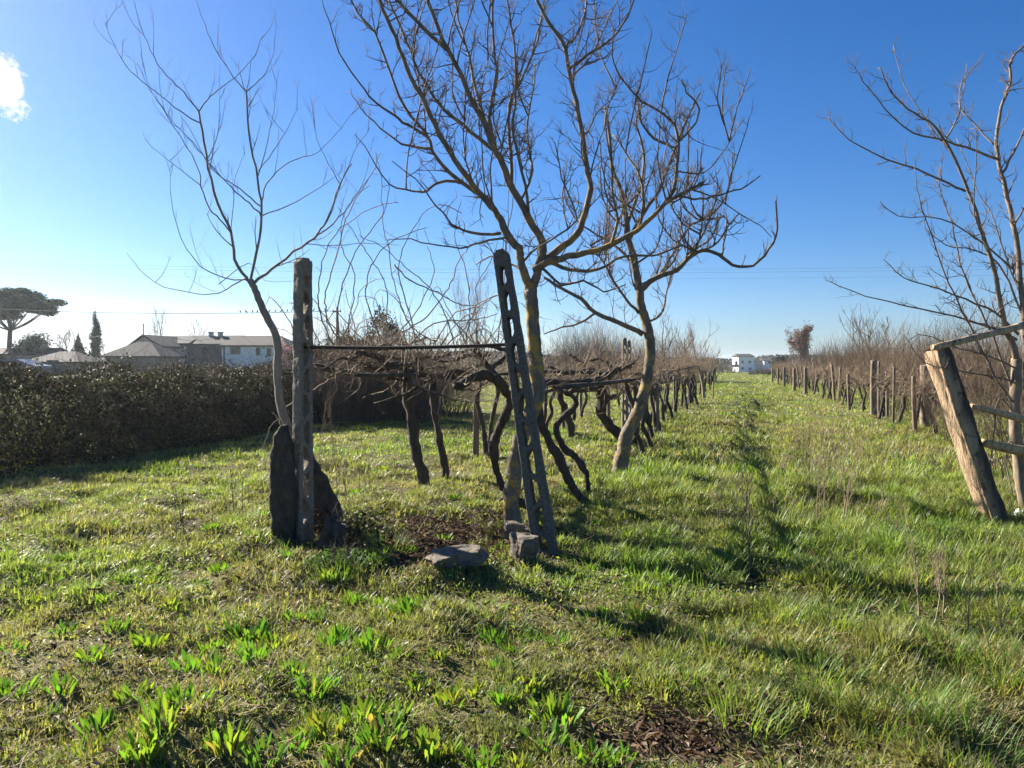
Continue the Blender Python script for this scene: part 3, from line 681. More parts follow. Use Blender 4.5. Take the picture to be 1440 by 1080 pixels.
slab('standing_slab', [(770, 388, 414), (755, 384, 415), (720, 381, 416), (690, 379, 416), (660, 380, 415), (640, 381, 413), (622, 384, 411), (610, 388, 408), (602, 391, 404), (598, 394, 401)], 6.62, .07,
     'tall dark weathered slab standing upright left of the concrete post', 'slab', M['slab'], 2)
slab('leaning_slab', [(745, 436, 484), (730, 432, 482), (712, 430, 478), (695, 430, 468), (678, 431, 458), (660, 431, 446), (646, 430, 437), (638, 430, 433)], 7.05, .06,
     'low dark wedge-shaped slab leaning against the back of the upright concrete post', 'slab', M['slab'], 9, .15)
def rock(name, loc, dims, rot, label, mat, seed, sharp=.7):
    bm = bmesh.new(); bmesh.ops.create_cube(bm, size=1)
    bmesh.ops.subdivide_edges(bm, edges=bm.edges[:], cuts=11, use_grid_fill=True)
    off = Vector((seed*3.7, seed*1.3, 0))
    for v in bm.verts:
        p = v.co.copy(); r = p.normalized()*.62; p = p.lerp(r, 1-sharp)
        n = Vector((mnoise.noise(p*1.8+off), mnoise.noise(p*1.8+off+Vector((9, 0, 0))), mnoise.noise(p*1.8+off+Vector((0, 9, 0)))))
        lay = mnoise.noise(Vector((p.x*1.5, p.y*1.5, p.z*9))+off)*.05
        p += n*.2+p.normalized()*(mnoise.noise(p*6+off)*.05+mnoise.noise(p*15+off)*.025+lay)
        v.co = Vector((p.x*dims[0], p.y*dims[1], p.z*dims[2]))
    me = bpy.data.meshes.new(name); bm.to_mesh(me); bm.free()
    a = me.color_attributes.new('Col', 'FLOAT_COLOR', 'POINT'); a.data.foreach_set('color', np.ones(len(me.vertices)*4, np.float32))
    me.materials.append(mat)
    o = bpy.data.objects.new(name, me); C.objects.link(o); o.location = loc; o.rotation_euler = [R(x) for x in rot]
    return tag(o, label, 'stone')
rock('stone', G(642, 812)+Vector((0, .05, .05)), (.36, .22, .10), (4, -7, 12), 'long flat grey stone lying on the bare soil in front of the large tree', M['stone'], 3)
rock('stone', G(736, 798)+Vector((0, .1, .1)), (.165, .2, .2), (8, -6, 25), 'squarish grey stone block at the foot of the leaning concrete post', M['stone'], 5, .8)
rock('stone', G(727, 772)+Vector((0, .12, .15)), (.2, .18, .15), (-14, 18, -20), 'angular orange-stained stone on top of the others by the large trunk', M['stone'], 8, .75)
rock('stone', G(462, 778)+Vector((0, .12, .1)), (.18, .16, .27), (-8, 12, 15), 'dark block of stone half hidden under brambles beside the young tree', M['slab'], 11, .8)

# ------------------------------------------------------------------ timber: posts and rails
def timber(name, a, b, w0, w1, mat, label, cat, seed=0, group=None, sides=10, sq=.6, roll=0.4, col=(1, 1, 1), rough=.1, face=None):
    rnd = random.Random(seed); mb = MB(); n = 14; d = (b-a); t = d.normalized()
    u = t.cross(Vector((0, 1, 0))) if abs(t.y) < .9 else t.cross(Vector((0, 0, 1)))
    u.normalize(); v = t.cross(u); rings = []
    bend = rvec(rnd)*d.length*.012; ph = [rnd.uniform(.85, 1.12) for _ in range(sides)]
    for i in range(n+1):
        f = i/n; c = a+d*f+bend*math.sin(f*3.14); w = (w0+(w1-w0)*f)*.5; ring = []
        for k in range(sides):
            an = 2*math.pi*k/sides+roll; cx, sx = math.cos(an), math.sin(an)
            cx = math.copysign(abs(cx)**sq, cx); sx = math.copysign(abs(sx)**sq, sx)
            rr = w*ph[k]*(1+rough*mnoise.noise(Vector((k*1.7+seed, f*5, seed)))+rough*.6*mnoise.noise(Vector((k*3.1, f*17, seed))))
            cut = t*rnd.uniform(-.03, .03)*w0*4 if i in (0, n) else Vector()
            ring.append(c+u*cx*rr+v*sx*rr+cut)
        rings.append(ring)
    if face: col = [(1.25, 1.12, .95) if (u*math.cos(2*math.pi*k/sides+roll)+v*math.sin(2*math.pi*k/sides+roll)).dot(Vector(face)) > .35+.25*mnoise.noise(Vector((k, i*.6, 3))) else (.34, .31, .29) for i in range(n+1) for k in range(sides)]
    loft(mb, rings, col)
    return tag(mb.build(name, mat, None, a), label, cat, group)
g = G(1404, 731); g.z -= .06
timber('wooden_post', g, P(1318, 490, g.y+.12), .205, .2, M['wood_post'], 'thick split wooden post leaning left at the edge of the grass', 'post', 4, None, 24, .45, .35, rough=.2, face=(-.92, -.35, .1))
timber('rail', P(1312, 489, g.y-.02), P(1450, 455, g.y+.35), .06, .07, M['wood_post'], 'long pale wooden pole resting on top of the leaning wooden post', 'rail', 6, col=(1.6, 1.45, 1.2))
timber('rail', P(1366, 571, g.y+.15), P(1440, 590, g.y+.3), .055, .09, M['wood_post'], 'short pale broken rail jutting from halfway up the leaning wooden post', 'rail', 7, col=(1.6, 1.45, 1.15))
timber('rail', P(1380, 622, g.y+.12), P(1445, 636, g.y+.3), .09, .13, M['wood_post'], 'thick pale rail between the leaning wooden post and the pale tree, the lower one', 'rail', 8, col=(1.6, 1.4, 1.0))
ra = math.atan((1032-720)/F); RD = Vector((math.sin(ra), math.cos(ra), 0)); RN = Vector((math.cos(ra), -math.sin(ra), 0))
def row(s, t):
    p = RN*s+RD*t; p.z = g1(p.x, p.y); return p
def stake(px, yb, yt, w, mat, label, seed, group, lean=0):
    g = G(px, yb); Y = g.y; tp = P(px+lean, yt, Y); g.z -= .05
    timber('vine_post', g, tp, w*Y/F, w*.9*Y/F, mat, label, 'post', seed, group, 8)
LG = 'posts of the pergola row'
stake(971, 568, 517, 8, M['dark_wood'], 'dark squared timber post in the row in front of the knobbly fruit tree', 21, LG)
stake(948, 583, 529, 3.5, M['old_post'], 'thin pale stake beside the grass path, just in front of the dark squared post', 22, LG)
stake(937, 572, 510, 3.4, M['old_post'], 'slim grey stake rising above the rails in the pergola row', 23, LG)
stake(1003, 560, 537, 2.2, M['old_post'], 'short thin stake at the foot of the knobbly fruit tree', 25, LG)
stake(669, 642, 536, 9, M['old_post'], 'grey wooden prop under the pergola between the near vine trunks and the large tree', 26, LG)
stake(817, 582, 540, 5, M['old_post'], 'thin pale stake under the pergola with open grass around its foot', 27, LG)
stake(856, 592, 538, 5, M['old_post'], 'grey stake beside the twisted vine left of the crooked tree', 28, LG)
stake(924, 612, 545, 6, M['old_post'], 'grey stake just right of the crooked tree trunk', 29, LG)
stake(962, 552, 500, 3, M['old_post'], 'tall thin stake behind the dark squared post', 30, LG)
stake(920, 600, 512, 4, M['old_post'], 'tall slim stake close behind the crooked tree', 31, LG)
lat = lat_far
for (px, yb) in ((878, 604), (884, 592)):
    g = G(px, yb); place('concrete_post', lat, g, Matrix.Rotation(R(20), 3, 'Z').to_quaternion(), 'thin distant concrete lattice post left of the crooked tree' if px == 878 else 'second thin concrete lattice post, just behind the one left of the crooked tree', 'post')
RG = 'posts of the far vineyard row'
stake(1302, 606, 514, 14, M['old_post'], 'stout split wooden post ending the far vineyard row next to the leaning post', 41, RG)
stake(1229, 586, 507, 9, M['old_post'], 'tall squared wooden post among the vines of the far row', 42, RG)
stake(1236, 584, 508, 3, M['old_post'], 'thin stake touching the tall squared post of the far row', 43, RG)
for px, yb, yt, w in ((1133, 556, 517, 5), (1117, 550, 518, 4), (1103, 545, 517, 3.4), (1094, 541, 518, 2.6), (1086, 538, 518, 2.6)):
    stake(px, yb, yt, w, M['old_post'], 'small distant post in the far part of the vineyard row', px, RG)
rsx = random.Random(31)
for k in range(16):
    p = row(3.9+rsx.uniform(-.25, .25), 18+k*2.4+rsx.uniform(-.8, .8)); px = 720+p.x/p.y*F; yb = HZ+(EYE-p.z)/p.y*F
    stake(px, yb, yb-rsx.uniform(1.0, 1.6)/p.y*F, rsx.uniform(.05, .1)/p.y*F, M['old_post'], 'weathered crooked stake among the vines of the far row', 500+k, RG, rsx.uniform(-4, 4))
# rails of the pergola
PR = 'rails of the pergola'
def rail(s0, t0, s1, t1, z0, z1, w, label, seed, mat='dark_wood'):
    a = row(s0, t0); b = row(s1, t1); a.z += z0; b.z += z1
    timber('pergola_rail', a, b, w, w, M[mat], label, 'rail', seed, PR, 7, 1, 0, rough=.2)
a, b = P(428, 488, 6.72), P(728, 484, 6.55)
timber('crossbar', a, b, .034, .03, M['rust'], 'straight dark bar joining the upright and the leaning concrete posts', 'bar', 51, None, 8, 1, 0, rough=.04)
rail(-1.65, 7.4, -1.6, 14.2, 1.38, 1.36, .055, 'dark pole running back from the large trunk to the crooked tree', 52)
rail(-1.75, 13.9, -1.6, 22.5, 1.27, 1.30, .045, 'upper dark pole behind the crooked tree', 53)
rail(-1.6, 13.4, -1.55, 24, 1.12, 1.14, .04, 'lower dark pole behind the crooked tree', 54)
rail(-1.55, 22.5, -1.4, 33, 1.3, 1.36, .07, 'dark pole between the squared post and the knobbly fruit tree', 55)
rail(-3.9, 7.2, -3.85, 16, 1.42, 1.4, .045, 'thin dark pole over the two near vine trunks', 56)
rail(-3.9, 13, -1.6, 13.4, 1.4, 1.36, .06, 'dark pole crossing the pergola behind the vines', 57)

# ------------------------------------------------------------------ vines, traced near the camera
class Vine(Tree):
    def fin(s):
        for k, mb in s.mb.items():
            n = k.split('.')[0]; mb.build(n, M['cane'] if n == 'canes' else M['vine'], s.t)
def gn(pts, rnd, a): return [(x+rnd.uniform(-a, a), y+rnd.uniform(-a, a)) for x, y in pts]
CN = (10, .2, .8, 1, .25, .1, 'canes', .3, .5)
def vine(base, label, segs, seed, canes=CN, group=None):
    b = G(*base); b.z -= .03; V = Vine('vine', b, label, 'vine', seed, M['vine'], M['cane'])
    if group: V.t['group'] = group
    for i, (pts, w0, w1, dd, part) in enumerate(segs):
        V.add(pts, w0, w1, dd, part, b.y if i == 0 else None, 11, canes if part != 'trunk' else None, 6, .008, .3)
    return V
V = vine((597, 684), 'thick dark vine trunk under the pergola, nearest the upright concrete post', [
    ([(598, 690), (594, 668), (586, 640), (581, 605), (576, 570), (573, 540), (573, 522)], 14, 15, 0, 'trunk'),
    ([(573, 527), (560, 514), (545, 513), (533, 503), (520, 499), (500, 496)], 13, 6, -.9, 'arm'),
    ([(576, 523), (592, 527), (615, 531), (640, 522), (660, 524)], 10, 6, .3, 'arm'),
    ([(560, 513), (535, 520), (510, 512), (480, 505), (455, 520)], 5, 3, -1.2, 'arm')], 61)
LI = [[(615, 480), (590, 470), (575, 452), (562, 425), (552, 390), (547, 350), (540, 320), (535, 250), (528, 215)],
      [(500, 497), (465, 460), (457, 425), (460, 405), (476, 345), (490, 300), (520, 250), (535, 215)],
      [(520, 497), (490, 470), (497, 420), (497, 380), (482, 352), (480, 320), (492, 285), (520, 260)],
      [(545, 510), (540, 470), (545, 432), (540, 395), (515, 355), (492, 320), (475, 290)],
      [(560, 470), (600, 445), (630, 405), (645, 370), (660, 345)],
      [(622, 490), (650, 465), (670, 432), (670, 400), (690, 370), (700, 340)],
      [(500, 496), (490, 475), (465, 455), (435, 410), (425, 380)],
      [(430, 640), (392, 592), (420, 560), (457, 537), (490, 502), (515, 487), (560, 460)],
      [(590, 500), (575, 440), (560, 380), (575, 330), (610, 290), (650, 300)],
      [(545, 500), (520, 440), (515, 400), (530, 360), (560, 335), (600, 320)],
      [(640, 490), (625, 440), (600, 400), (570, 375), (540, 350), (505, 330)],
      [(655, 490), (660, 430), (655, 380), (640, 330), (648, 280)],
      [(600, 500), (620, 470), (640, 440), (672, 430), (700, 415), (720, 400)],
      [(480, 500), (475, 440), (485, 390), (505, 345), (540, 300), (548, 250)],
      [(705, 430), (712, 340), (722, 280), (725, 225)], [(700, 480), (708, 420), (714, 330), (717, 250)],
      [(470, 490), (450, 440), (448, 400), (456, 360), (480, 320), (530, 290), (560, 285)],
      [(530, 500), (560, 470), (590, 430), (610, 380), (600, 345)], [(640, 520), (620, 560), (617, 600)], [(560, 500), (610, 455), (670, 450), (700, 440)],
      [(555, 372), (575, 392), (615, 412), (652, 430), (690, 420), (715, 405)]]
for i, l in enumerate(LI):
    V.add(l, 3.2, 1.3, (-1, .6, -.4, 1)[i % 4]*.8, 'canes', 8.6+(i % 5)*.3, 4, (2.5, .08, .35, 0, .1, .1, 'canes', .3, .6), 5, .02)
rv = random.Random(4)
for i in range(44):     # untidy shoots over the cordon
    x0 = rv.uniform(440, 700); x, y = x0, rv.uniform(490, 530); pts = [(x, y)]
    dx = rv.uniform(-28, 28); L = rv.randint(2, 5)
    for k in range(L):
        x += dx*rv.uniform(.4, 1.3); y += rv.uniform(-32, -8) if k < 3 else rv.uniform(-15, 25); pts.append((x, y))
    V.add(pts, rv.uniform(2, 3.4), 1.1, rv.uniform(-.8, .8), 'canes', rv.uniform(7.6, 10), 4, (3, .1, .35, 0, .1, .1, 'canes', .3, .6), 3, .02)
for i in range(16):     # gnarled dark arms running along the near side of the pergola
    x, y = rv.uniform(470, 690), rv.uniform(492, 535); pts = [(x, y)]
    for k in range(3): x += rv.uniform(18, 45)*(1 if i % 2 else -1); y += rv.uniform(-14, 14); pts.append((x, y))
    V.add(pts, rv.uniform(4, 8), 2.5, rv.uniform(-.6, .6), 'arm', rv.uniform(8.2, 10.5), 7, (8, .2, .7, 1, .25, .1, 'canes', .3, .5), 4, .014, .2)
V.fin()
vine((627, 674), 'slimmer dark vine trunk just right of the thick one under the pergola', [
    ([(628, 680), (625, 655), (620, 625), (613, 585), (609, 550), (610, 530)], 11, 10, 0, 'trunk'),
    ([(610, 533), (632, 526), (655, 520), (680, 512)], 8, 5, .5, 'arm'), ([(610, 535), (595, 520), (585, 508), (590, 495)], 7, 4, -.4, 'arm')], 62).fin()
vine((755, 722), 'dark vine with a big loop curling round the foot of the large tree', [
    ([(762, 728), (742, 712), (722, 700), (706, 682), (697, 655), (695, 628), (702, 602), (712, 582), (718, 562), (706, 545)], 9, 13, -.45, 'trunk'),
    ([(712, 552), (700, 536), (685, 528), (662, 531), (648, 543), (641, 541)], 15, 12, -.3, 'arm'), ([(700, 536), (688, 518), (676, 502), (669, 494), (672, 482)], 10, 8, .2, 'arm'),
    ([(690, 520), (706, 505), (716, 495), (690, 487), (665, 486)], 7, 5, .1, 'arm'), ([(716, 560), (730, 550), (745, 545), (762, 540)], 10, 6, .3, 'arm')], 63).fin()
vine((818, 709), 'straight dark vine trunk slanting from the grass to the large tree', [
    ([(826, 714), (808, 688), (793, 660), (777, 628), (762, 600), (757, 575), (757, 545)], 11, 13, -.2, 'trunk'),
    ([(757, 548), (772, 536), (800, 537), (830, 535)], 10, 6, .8, 'arm'), ([(757, 548), (745, 530), (730, 520)], 8, 5, -.3, 'arm')], 64).fin()
vine((832, 704), 'hooked vine trunk with pale weathered bark, next to the straight slanting one', [
    ([(832, 710), (828, 688), (824, 665), (808, 642), (793, 630), (782, 605), (790, 588), (806, 574), (810, 562), (798, 553)], 12, 8, .3, 'trunk'),
    ([(798, 553), (782, 545), (765, 533)], 8, 6, .2, 'arm'), ([(800, 554), (815, 540), (840, 533), (862, 522), (886, 514)], 9, 7, 1.6, 'arm')], 65).fin()
vine((802, 618), 'pale vine trunk standing alone between the slanting vines and the thin stake', [
    ([(803, 622), (802, 600), (795, 578), (788, 556), (787, 540)], 11, 10, 0, 'trunk'), ([(788, 545), (810, 536), (840, 538)], 8, 5, .4, 'arm'), ([(787, 545), (775, 536), (760, 534)], 8, 5, .4, 'arm')], 66).fin()
vine((874, 622), 'swollen twisted vine trunk left of the crooked tree', [
    ([(880, 628), (868, 610), (853, 592), (845, 578), (848, 562), (844, 548), (850, 532)], 11, 17, 0, 'trunk'), ([(850, 535), (862, 522), (878, 514), (893, 508)], 11, 7, .5, 'arm'), ([(848, 537), (825, 540), (800, 538), (775, 540)], 9, 5, -.4, 'arm'), ([(846, 560), (870, 555), (880, 535), (900, 530)], 8, 4, .3, 'arm'),
    ([(850, 532), (830, 520), (800, 525), (770, 515)], 8, 4, -.6, 'arm'), ([(848, 545), (815, 550), (790, 545), (765, 552)], 7, 4, -.9, 'arm'), ([(862, 522), (845, 505), (820, 508), (800, 498)], 6, 3, .4, 'arm')], 67).fin()

# ------------------------------------------------------------------ vine rows: a few kinds, then copies
def vine_kind(seed, H, arm, canes):
    rnd = random.Random(seed); t = thing('vine', (0, 0, 0), 'vine', 'vine'); tr, ar, cn = MB(), MB(), MB()
    pts = []; x = rnd.uniform(-.25, .25); y = rnd.uniform(-.1, .1)
    for i in range(6):
        f = i/5; pts.append(Vector((x*(1-f)+rnd.uniform(-.05, .05), y*(1-f)+rnd.uniform(-.05, .05), H*f-.05*(i == 0))))
    sp = smooth_path(pts, 3); n = len(sp)
    tube(tr, sp, [(.05-.012*math.sin(i/n*3.1))*(.85+.3*rnd.random()) for i in range(n)], 7, (1, 1, 1), .2, rnd)
    head = pts[-1]
    for sgn in (-1, 1):
        q = head.copy(); ap = [q.copy()]; k = 4
        for i in range(k):
            q = q+Vector((rnd.uniform(-.08, .08), sgn*arm/k, rnd.uniform(-.06, .09))); ap.append(q.copy())
        aps = smooth_path(ap, 3); tube(ar, aps, [.027*(1-.55*i/len(aps)) for i in range(len(aps))], 6, (1, 1, 1), .25, rnd)
        for i in range(canes):
            p = rnd.choice(aps); d = Vector((rnd.uniform(-.8, .8), rnd.uniform(-.8, .8), rnd.uniform(-.25, 1)))
            twig(cn, rnd, p, d, rnd.uniform(.25, .8), .0065, 1, (1, 1, 1), .05, .35)
    tr.build('trunk', M['vine'], t); ar.build('arm', M['vine'], t); cn.build('canes', M['cane'], t)
    return t
def put(o, used, loc, rz, sc_, label, group):
    if not used: r = o; kids = []
    else:
        r = o.copy(); C.objects.link(r)
        for ch in list(o.children):
            c = ch.copy(); C.objects.link(c); c.parent = r
    r.location = loc; r.rotation_euler = (0, 0, rz); r.scale = (1, 1, sc_); tag(r, label, 'vine', group); return r
kinds_r = [[vine_kind(200+i, .95, .45, 14), 0] for i in range(5)]
kinds_l = [[vine_kind(220+i, 1.28, .6, 12), 0] for i in range(5)]
rr = random.Random(12)
def vrow(kinds, s0, s1, t0, t1, step, label_near, label_far, group, skip=()):
    t = t0; i = 0
    while t < t1:
        f = (t-t0)/(t1-t0); s = s0+(s1-s0)*f+rr.uniform(-.12, .12)
        k = kinds[rr.randint(0, len(kinds)-1)]
        put(k[0], k[1], row(s, t), -ra+rr.choice((0, math.pi))+rr.uniform(-.3, .3), rr.uniform(.85, 1.12), label_near if t < t0+12 else label_far, group); k[1] = 1
        t += step*rr.uniform(.6, 1.3); i += 1
vrow(kinds_r, 4.05, 3.75, 17.6, 76, .85, 'gnarled bare vine near the stout post of the far vineyard row', 'small gnarled vine further along the far vineyard row', 'vines of the far vineyard row')
vrow(kinds_l, -1.75, -1.55, 12.5, 32, .75, 'dark tangled vine leaning below the rails just behind the crooked tree', 'dark vine in the shaded row towards the knobbly fruit tree', 'vines of the pergola row behind the crooked tree')
vrow(kinds_l, -3.95, -3.9, 11.5, 34, 1.3, 'bare vine on the hedge side of the pergola, behind the two near trunks', 'bare vine at the far end of the hedge side of the pergola', 'vines on the hedge side of the pergola')
vrow(kinds_l, -1.4, -1.5, 36, 62, 2.2, 'small distant vine beyond the knobbly fruit tree', 'small distant vine beyond the knobbly fruit tree', 'vines beyond the knobbly fruit tree')
for k in kinds_r+kinds_l:
    if not k[1]:
        for ch in list(k[0].children): bpy.data.objects.remove(ch)
        bpy.data.objects.remove(k[0])

# ------------------------------------------------------------------ dry weed stalks, sticks, scraps
def stalk(px, yb, yt, label, seed, n=1, mat='dry_stalk', lean=0):
    rnd = random.Random(seed); g = G(px, yb); mb = MB(); H = (yb-yt)*g.y/F
    for k in range(n):
        p = g+Vector((rnd.uniform(-.05, .05)*n, rnd.uniform(-.05, .05)*n, -.02)); d = Vector((lean+rnd.uniform(-.15, .15), rnd.uniform(-.15, .15), 1))
        twig(mb, rnd, p, d, H*rnd.uniform(.7, 1), .0052, 2, (1, 1, 1), .5, .1, 4, (3, 6), .8)
    tag(mb.build('dry_stalk', M['cane'] if seed % 3 else M['twig'], None, g), label, 'weed', 'dry weed stalks in the grass')
ST = 'dry bare weed stalk standing in the grass'
for i, (px, yb, yt, n) in enumerate([(1053, 800, 632, 2), (1165, 740, 590, 5), (1000, 735, 655, 2), (1176, 715, 610, 4), (1336, 870, 745, 3), (1240, 740, 690, 2), (1262, 765, 700, 1), (1150, 700, 640, 4), (1110, 735, 700, 3), (1060, 720, 660, 2), (1238, 720, 610, 1), (1390, 900, 800, 2),
                                  (250, 745, 700, 2), (240, 760, 715, 2), (458, 700, 590, 3), (492, 690, 625, 3), (475, 700, 640, 2), (520, 690, 655, 2), (340, 720, 660, 2), (1130, 640, 590, 3), (1190, 680, 620, 3), (1020, 760, 700, 2), (1100, 700, 650, 2)]):
    stalk(px, yb, yt, ST, 300+i, n)
def stick(a, b, w, label, seed):
    rnd = random.Random(seed); pts = smooth_path([a, a.lerp(b, .35)+rvec(rnd)*.02, a.lerp(b, .7)+rvec(rnd)*.02, b], 4); mb = MB()
    tube(mb, pts, [w*(1-.4*i/len(pts)) for i in range(len(pts))], 6, (1, 1, 1), .1, rnd); tag(mb.build('stick', M['cane'], None, a), label, 'stick')
g = G(583, 758); stick(g, P(631, 685, g.y+.4), .006, 'thin pale stick poking up out of the bare soil patch', 1)
g = G(1185, 880+20); stick(G(1178, 882), P(1242, 840, G(1178, 882).y+.1), .005, 'bent pale stick lying in the grass below the weed stalks', 2)
def scrap(px, py, s, label, mat, seed):
    g = G(px, py); mb = MB(); n = 9; vs = []; fs = []
    for i in range(n):
        for j in range(n):
            u, v = i/(n-1)-.5, j/(n-1)-.5; q = Vector((u*3+seed, v*3, seed))
            vs.append(g+Vector((u*s*1.3+mnoise.noise(q)*.3*s, v*s+mnoise.noise(q+Vector((5, 0, 0)))*.3*s, .05*s/.2+abs(mnoise.noise(q*1.3+Vector((0, 7, 0))))*.7*s-.35*s*(abs(u)+abs(v)))))
    for i in range(n-1):
        for j in range(n-1): fs.append((i*n+j, (i+1)*n+j, (i+1)*n+j+1, i*n+j+1))
    mb.add(vs, fs); o = mb.build('plastic_scrap', mat, None, g, False); md = o.modifiers.new('t', 'SOLIDIFY'); md.thickness = .003
    tag(o, label, 'litter')
scrap(1436, 727, .14, 'crumpled white plastic scrap on the ground behind the leaning wooden post', M['white'], 3)
scrap(1410, 738, .1, 'small greyish plastic scrap right at the foot of the leaning wooden post', M['paint_grey'], 8)

# brambles over the stone block and dry grass at the foot of the young tree
def sprigs(name, px, py, wx, wy, hz, n, size, cols, label, cat, seed, matl='bramble'):
    r = np.random.RandomState(seed); g = G(px, py)
    a = r.rand(n)*6.283; q = np.sqrt(r.rand(n)); x = g.x+np.cos(a)*q*wx; y = g.y+np.sin(a)*q*wy
    z = gh(x, y)+hz*(1-q*q*.7)*r.rand(n)**.6
    nr = r.randn(n, 3); nr[:, 2] = np.abs(nr[:, 2])+.3
    cols = np.array(cols); c = cols[r.randint(0, len(cols), n)]*(.6+.8*r.rand(n, 1))
    V, T, c = leaf_cards(np.stack([x, y, z], -1), nr, size*(.6+.7*r.rand(n)), .5, c)
    t = thing(name, g, label, cat); np_mesh('leaves', V, [], T, c, M[matl], parent=t)
    mb = MB(); rnd = random.Random(seed)
    for k in range(24):
        b = Vector((rnd.uniform(-.5, .5)*wx+g.x, rnd.uniform(-.5, .5)*wy+g.y, g.z)); twig(mb, rnd, b, Vector((rnd.uniform(-1, 1), rnd.uniform(-1, 1), .9)), hz*1.3, .003, 1, (1, 1, 1), .1)
    mb.build('stems', M['twig'], t)
sprigs('bramble_plant', 505, 760, .33, .28, .3, 520, .055, [(.06, .075, .03), (.05, .065, .035), (.09, .085, .04)], 'low bramble with grey green leaves over the dark stone block', 'bramble', 71)
sprigs('bramble_plant', 490, 805, .36, .2, .14, 380, .05, [(.035, .07, .02), (.05, .09, .03)], 'low dark green ground plants in the shade below the stone block', 'plant', 72, 'leaf')
sprigs('dry_weed', 445, 745, .2, .15, .28, 420, .05, [(.24, .13, .06), (.17, .09, .05), (.3, .18, .08)], 'rusty brown dry weeds heaped at the foot of the young tree', 'weed', 73, 'dry')
# ------------------------------------------------------------------ bramble hedge
def hedge(name, line, depth, htop, n, label, cat, seed, leafcols, size, stems, group=None, rough=.36):
    """line: front foot (x, y) points; a rounded mass of small leaves on a tangle of stems"""
    r = np.random.RandomState(seed); L = np.array(line, float); seg = np.sqrt(((L[1:]-L[:-1])**2).sum(1)); cum = np.concatenate([[0], np.cumsum(seg)])
    def at(u):
        d = u*cum[-1]; return np.interp(d, cum, L[:, 0]), np.interp(d, cum, L[:, 1]), np.interp(u, np.linspace(0, 1, len(htop)), htop)
    tdir = (L[-1]-L[0])/np.linalg.norm(L[-1]-L[0]); nb = np.array([-abs(tdir[1]), abs(tdir[0])])
    def surf(u, v):       # v 0 front foot .. 1 back
        x, y, h = at(u); dd = depth*v
        x = x+nb[0]*dd; y = y+nb[1]*dd
        hh = h*np.clip(np.sin(np.clip(v*1.0+.0, 0, 1)*np.pi)**.8, .02, 1)
        hh = hh*(1+rough*(fbm(x*.8, y*.8, seed+5)-.5)*2.0)+.4*(fbm(x*2.7, y*2.7, seed+6)-.5)
        return x, y, np.maximum(hh, .03)
    u = r.rand(n); v = r.rand(n)**1.7
    x, y, h = surf(u, v); f = 1-r.rand(n)**2.2*.75
    zc = h*np.where(r.rand(n) < .6, np.clip(1-np.abs(r.randn(n))*.10, 0, 1.06), f*r.rand(n)**.6)
    x = x+r.randn(n)*.1; y = y+r.randn(n)*.1
    kp = r.rand(n) < np.clip(.3+zc/np.maximum(h, .2), .35, 1); x, y, zc = x[kp], y[kp], zc[kp]; n = len(x)
    nr = r.randn(n, 3)*.8; nr[:, 2] += .6
    lc = np.array(leafcols); c = lc[r.randint(0, len(lc), n)]*(.55+.9*r.rand(n, 1))
    V, T, c = leaf_cards(np.stack([x, y, gh(x, y)+zc], -1), nr, size*(.6+.8*r.rand(n)), .55, c)
    ns_ = 260; us, vs_ = r.rand(ns_), .25+.6*r.rand(ns_); sx_, sy_, sh_ = surf(us, vs_); hh_ = .12+.38*r.rand(ns_)**2
    k = np.repeat(np.arange(ns_), 14); f = r.rand(len(k))
    Vb, Tb, cb_ = leaf_cards(np.stack([sx_[k]+r.randn(len(k))*.05, sy_[k]+r.randn(len(k))*.05, gh(sx_[k], sy_[k])+sh_[k]-.1+hh_[k]*f], -1), r.randn(len(k), 3)+np.array([0, 0, .5]), size*(.6+.9*r.rand(len(k))), .55, lc[r.randint(0, len(lc), len(k))]*(.7+.9*r.rand(len(k), 1)))
    T = np.concatenate([T, Tb+len(V)]); V = np.concatenate([V, Vb]); c = np.concatenate([c, cb_])
    base = (float(L[0][0]), float(L[0][1]), 0)
    t = thing(name, base, label, cat, group); np_mesh('leaves', V, [], T, c, M['bramble'], parent=t)
    mb = MB(); rnd = random.Random(seed)
    for k in range(stems):
        uu, vv = rnd.random(), rnd.random(); sx, sy, sh = [float(q) for q in surf(np.array([uu]), np.array([vv]))] if False else [float(q[0]) for q in surf(np.array([uu]), np.array([vv]))]
        b = Vector((sx, sy, g1(sx, sy))); twig(mb, rnd, b, Vector((rnd.uniform(-.5, .5), rnd.uniform(-.5, .5), 1)), sh*rnd.uniform(.8, 1.35), .006, 1, (1, 1, 1), -.05, .3, 3, (2, 4))
    mb.build('stems', M['vine'], t)
BR = [(.022, .030, .014), (.032, .038, .018), (.055, .056, .026), (.065, .048, .03), (.018, .024, .014), (.055, .036, .034), (.07, .045, .045)]
hedge('bramble_hedge', [(-10.5, 9.2), (-7.1, 10.35), (-6.15, 12.3), (-5.3, 16.2), (-4.5, 20.3)], 3.0, [1.74, 1.68, 1.56, 1.44, 1.38, 1.42], 120000, 'long dark bramble hedge along the edge of the grass, houses beyond it', 'hedge', 81, BR, .05, 2300)
hedge('ivy_shrub', [(-5.3, 20.5), (-4.2, 20.3), (-3.0, 21.8), (-2.4, 24)], 2.4, [2.0, 2.9, 3.3, 2.3, 1.3], 24000, 'tall scrambling leafy shrub at the end of the hedge behind the pergola', 'shrub', 82, BR+[(.06, .075, .03)], .07, 420, rough=.8)

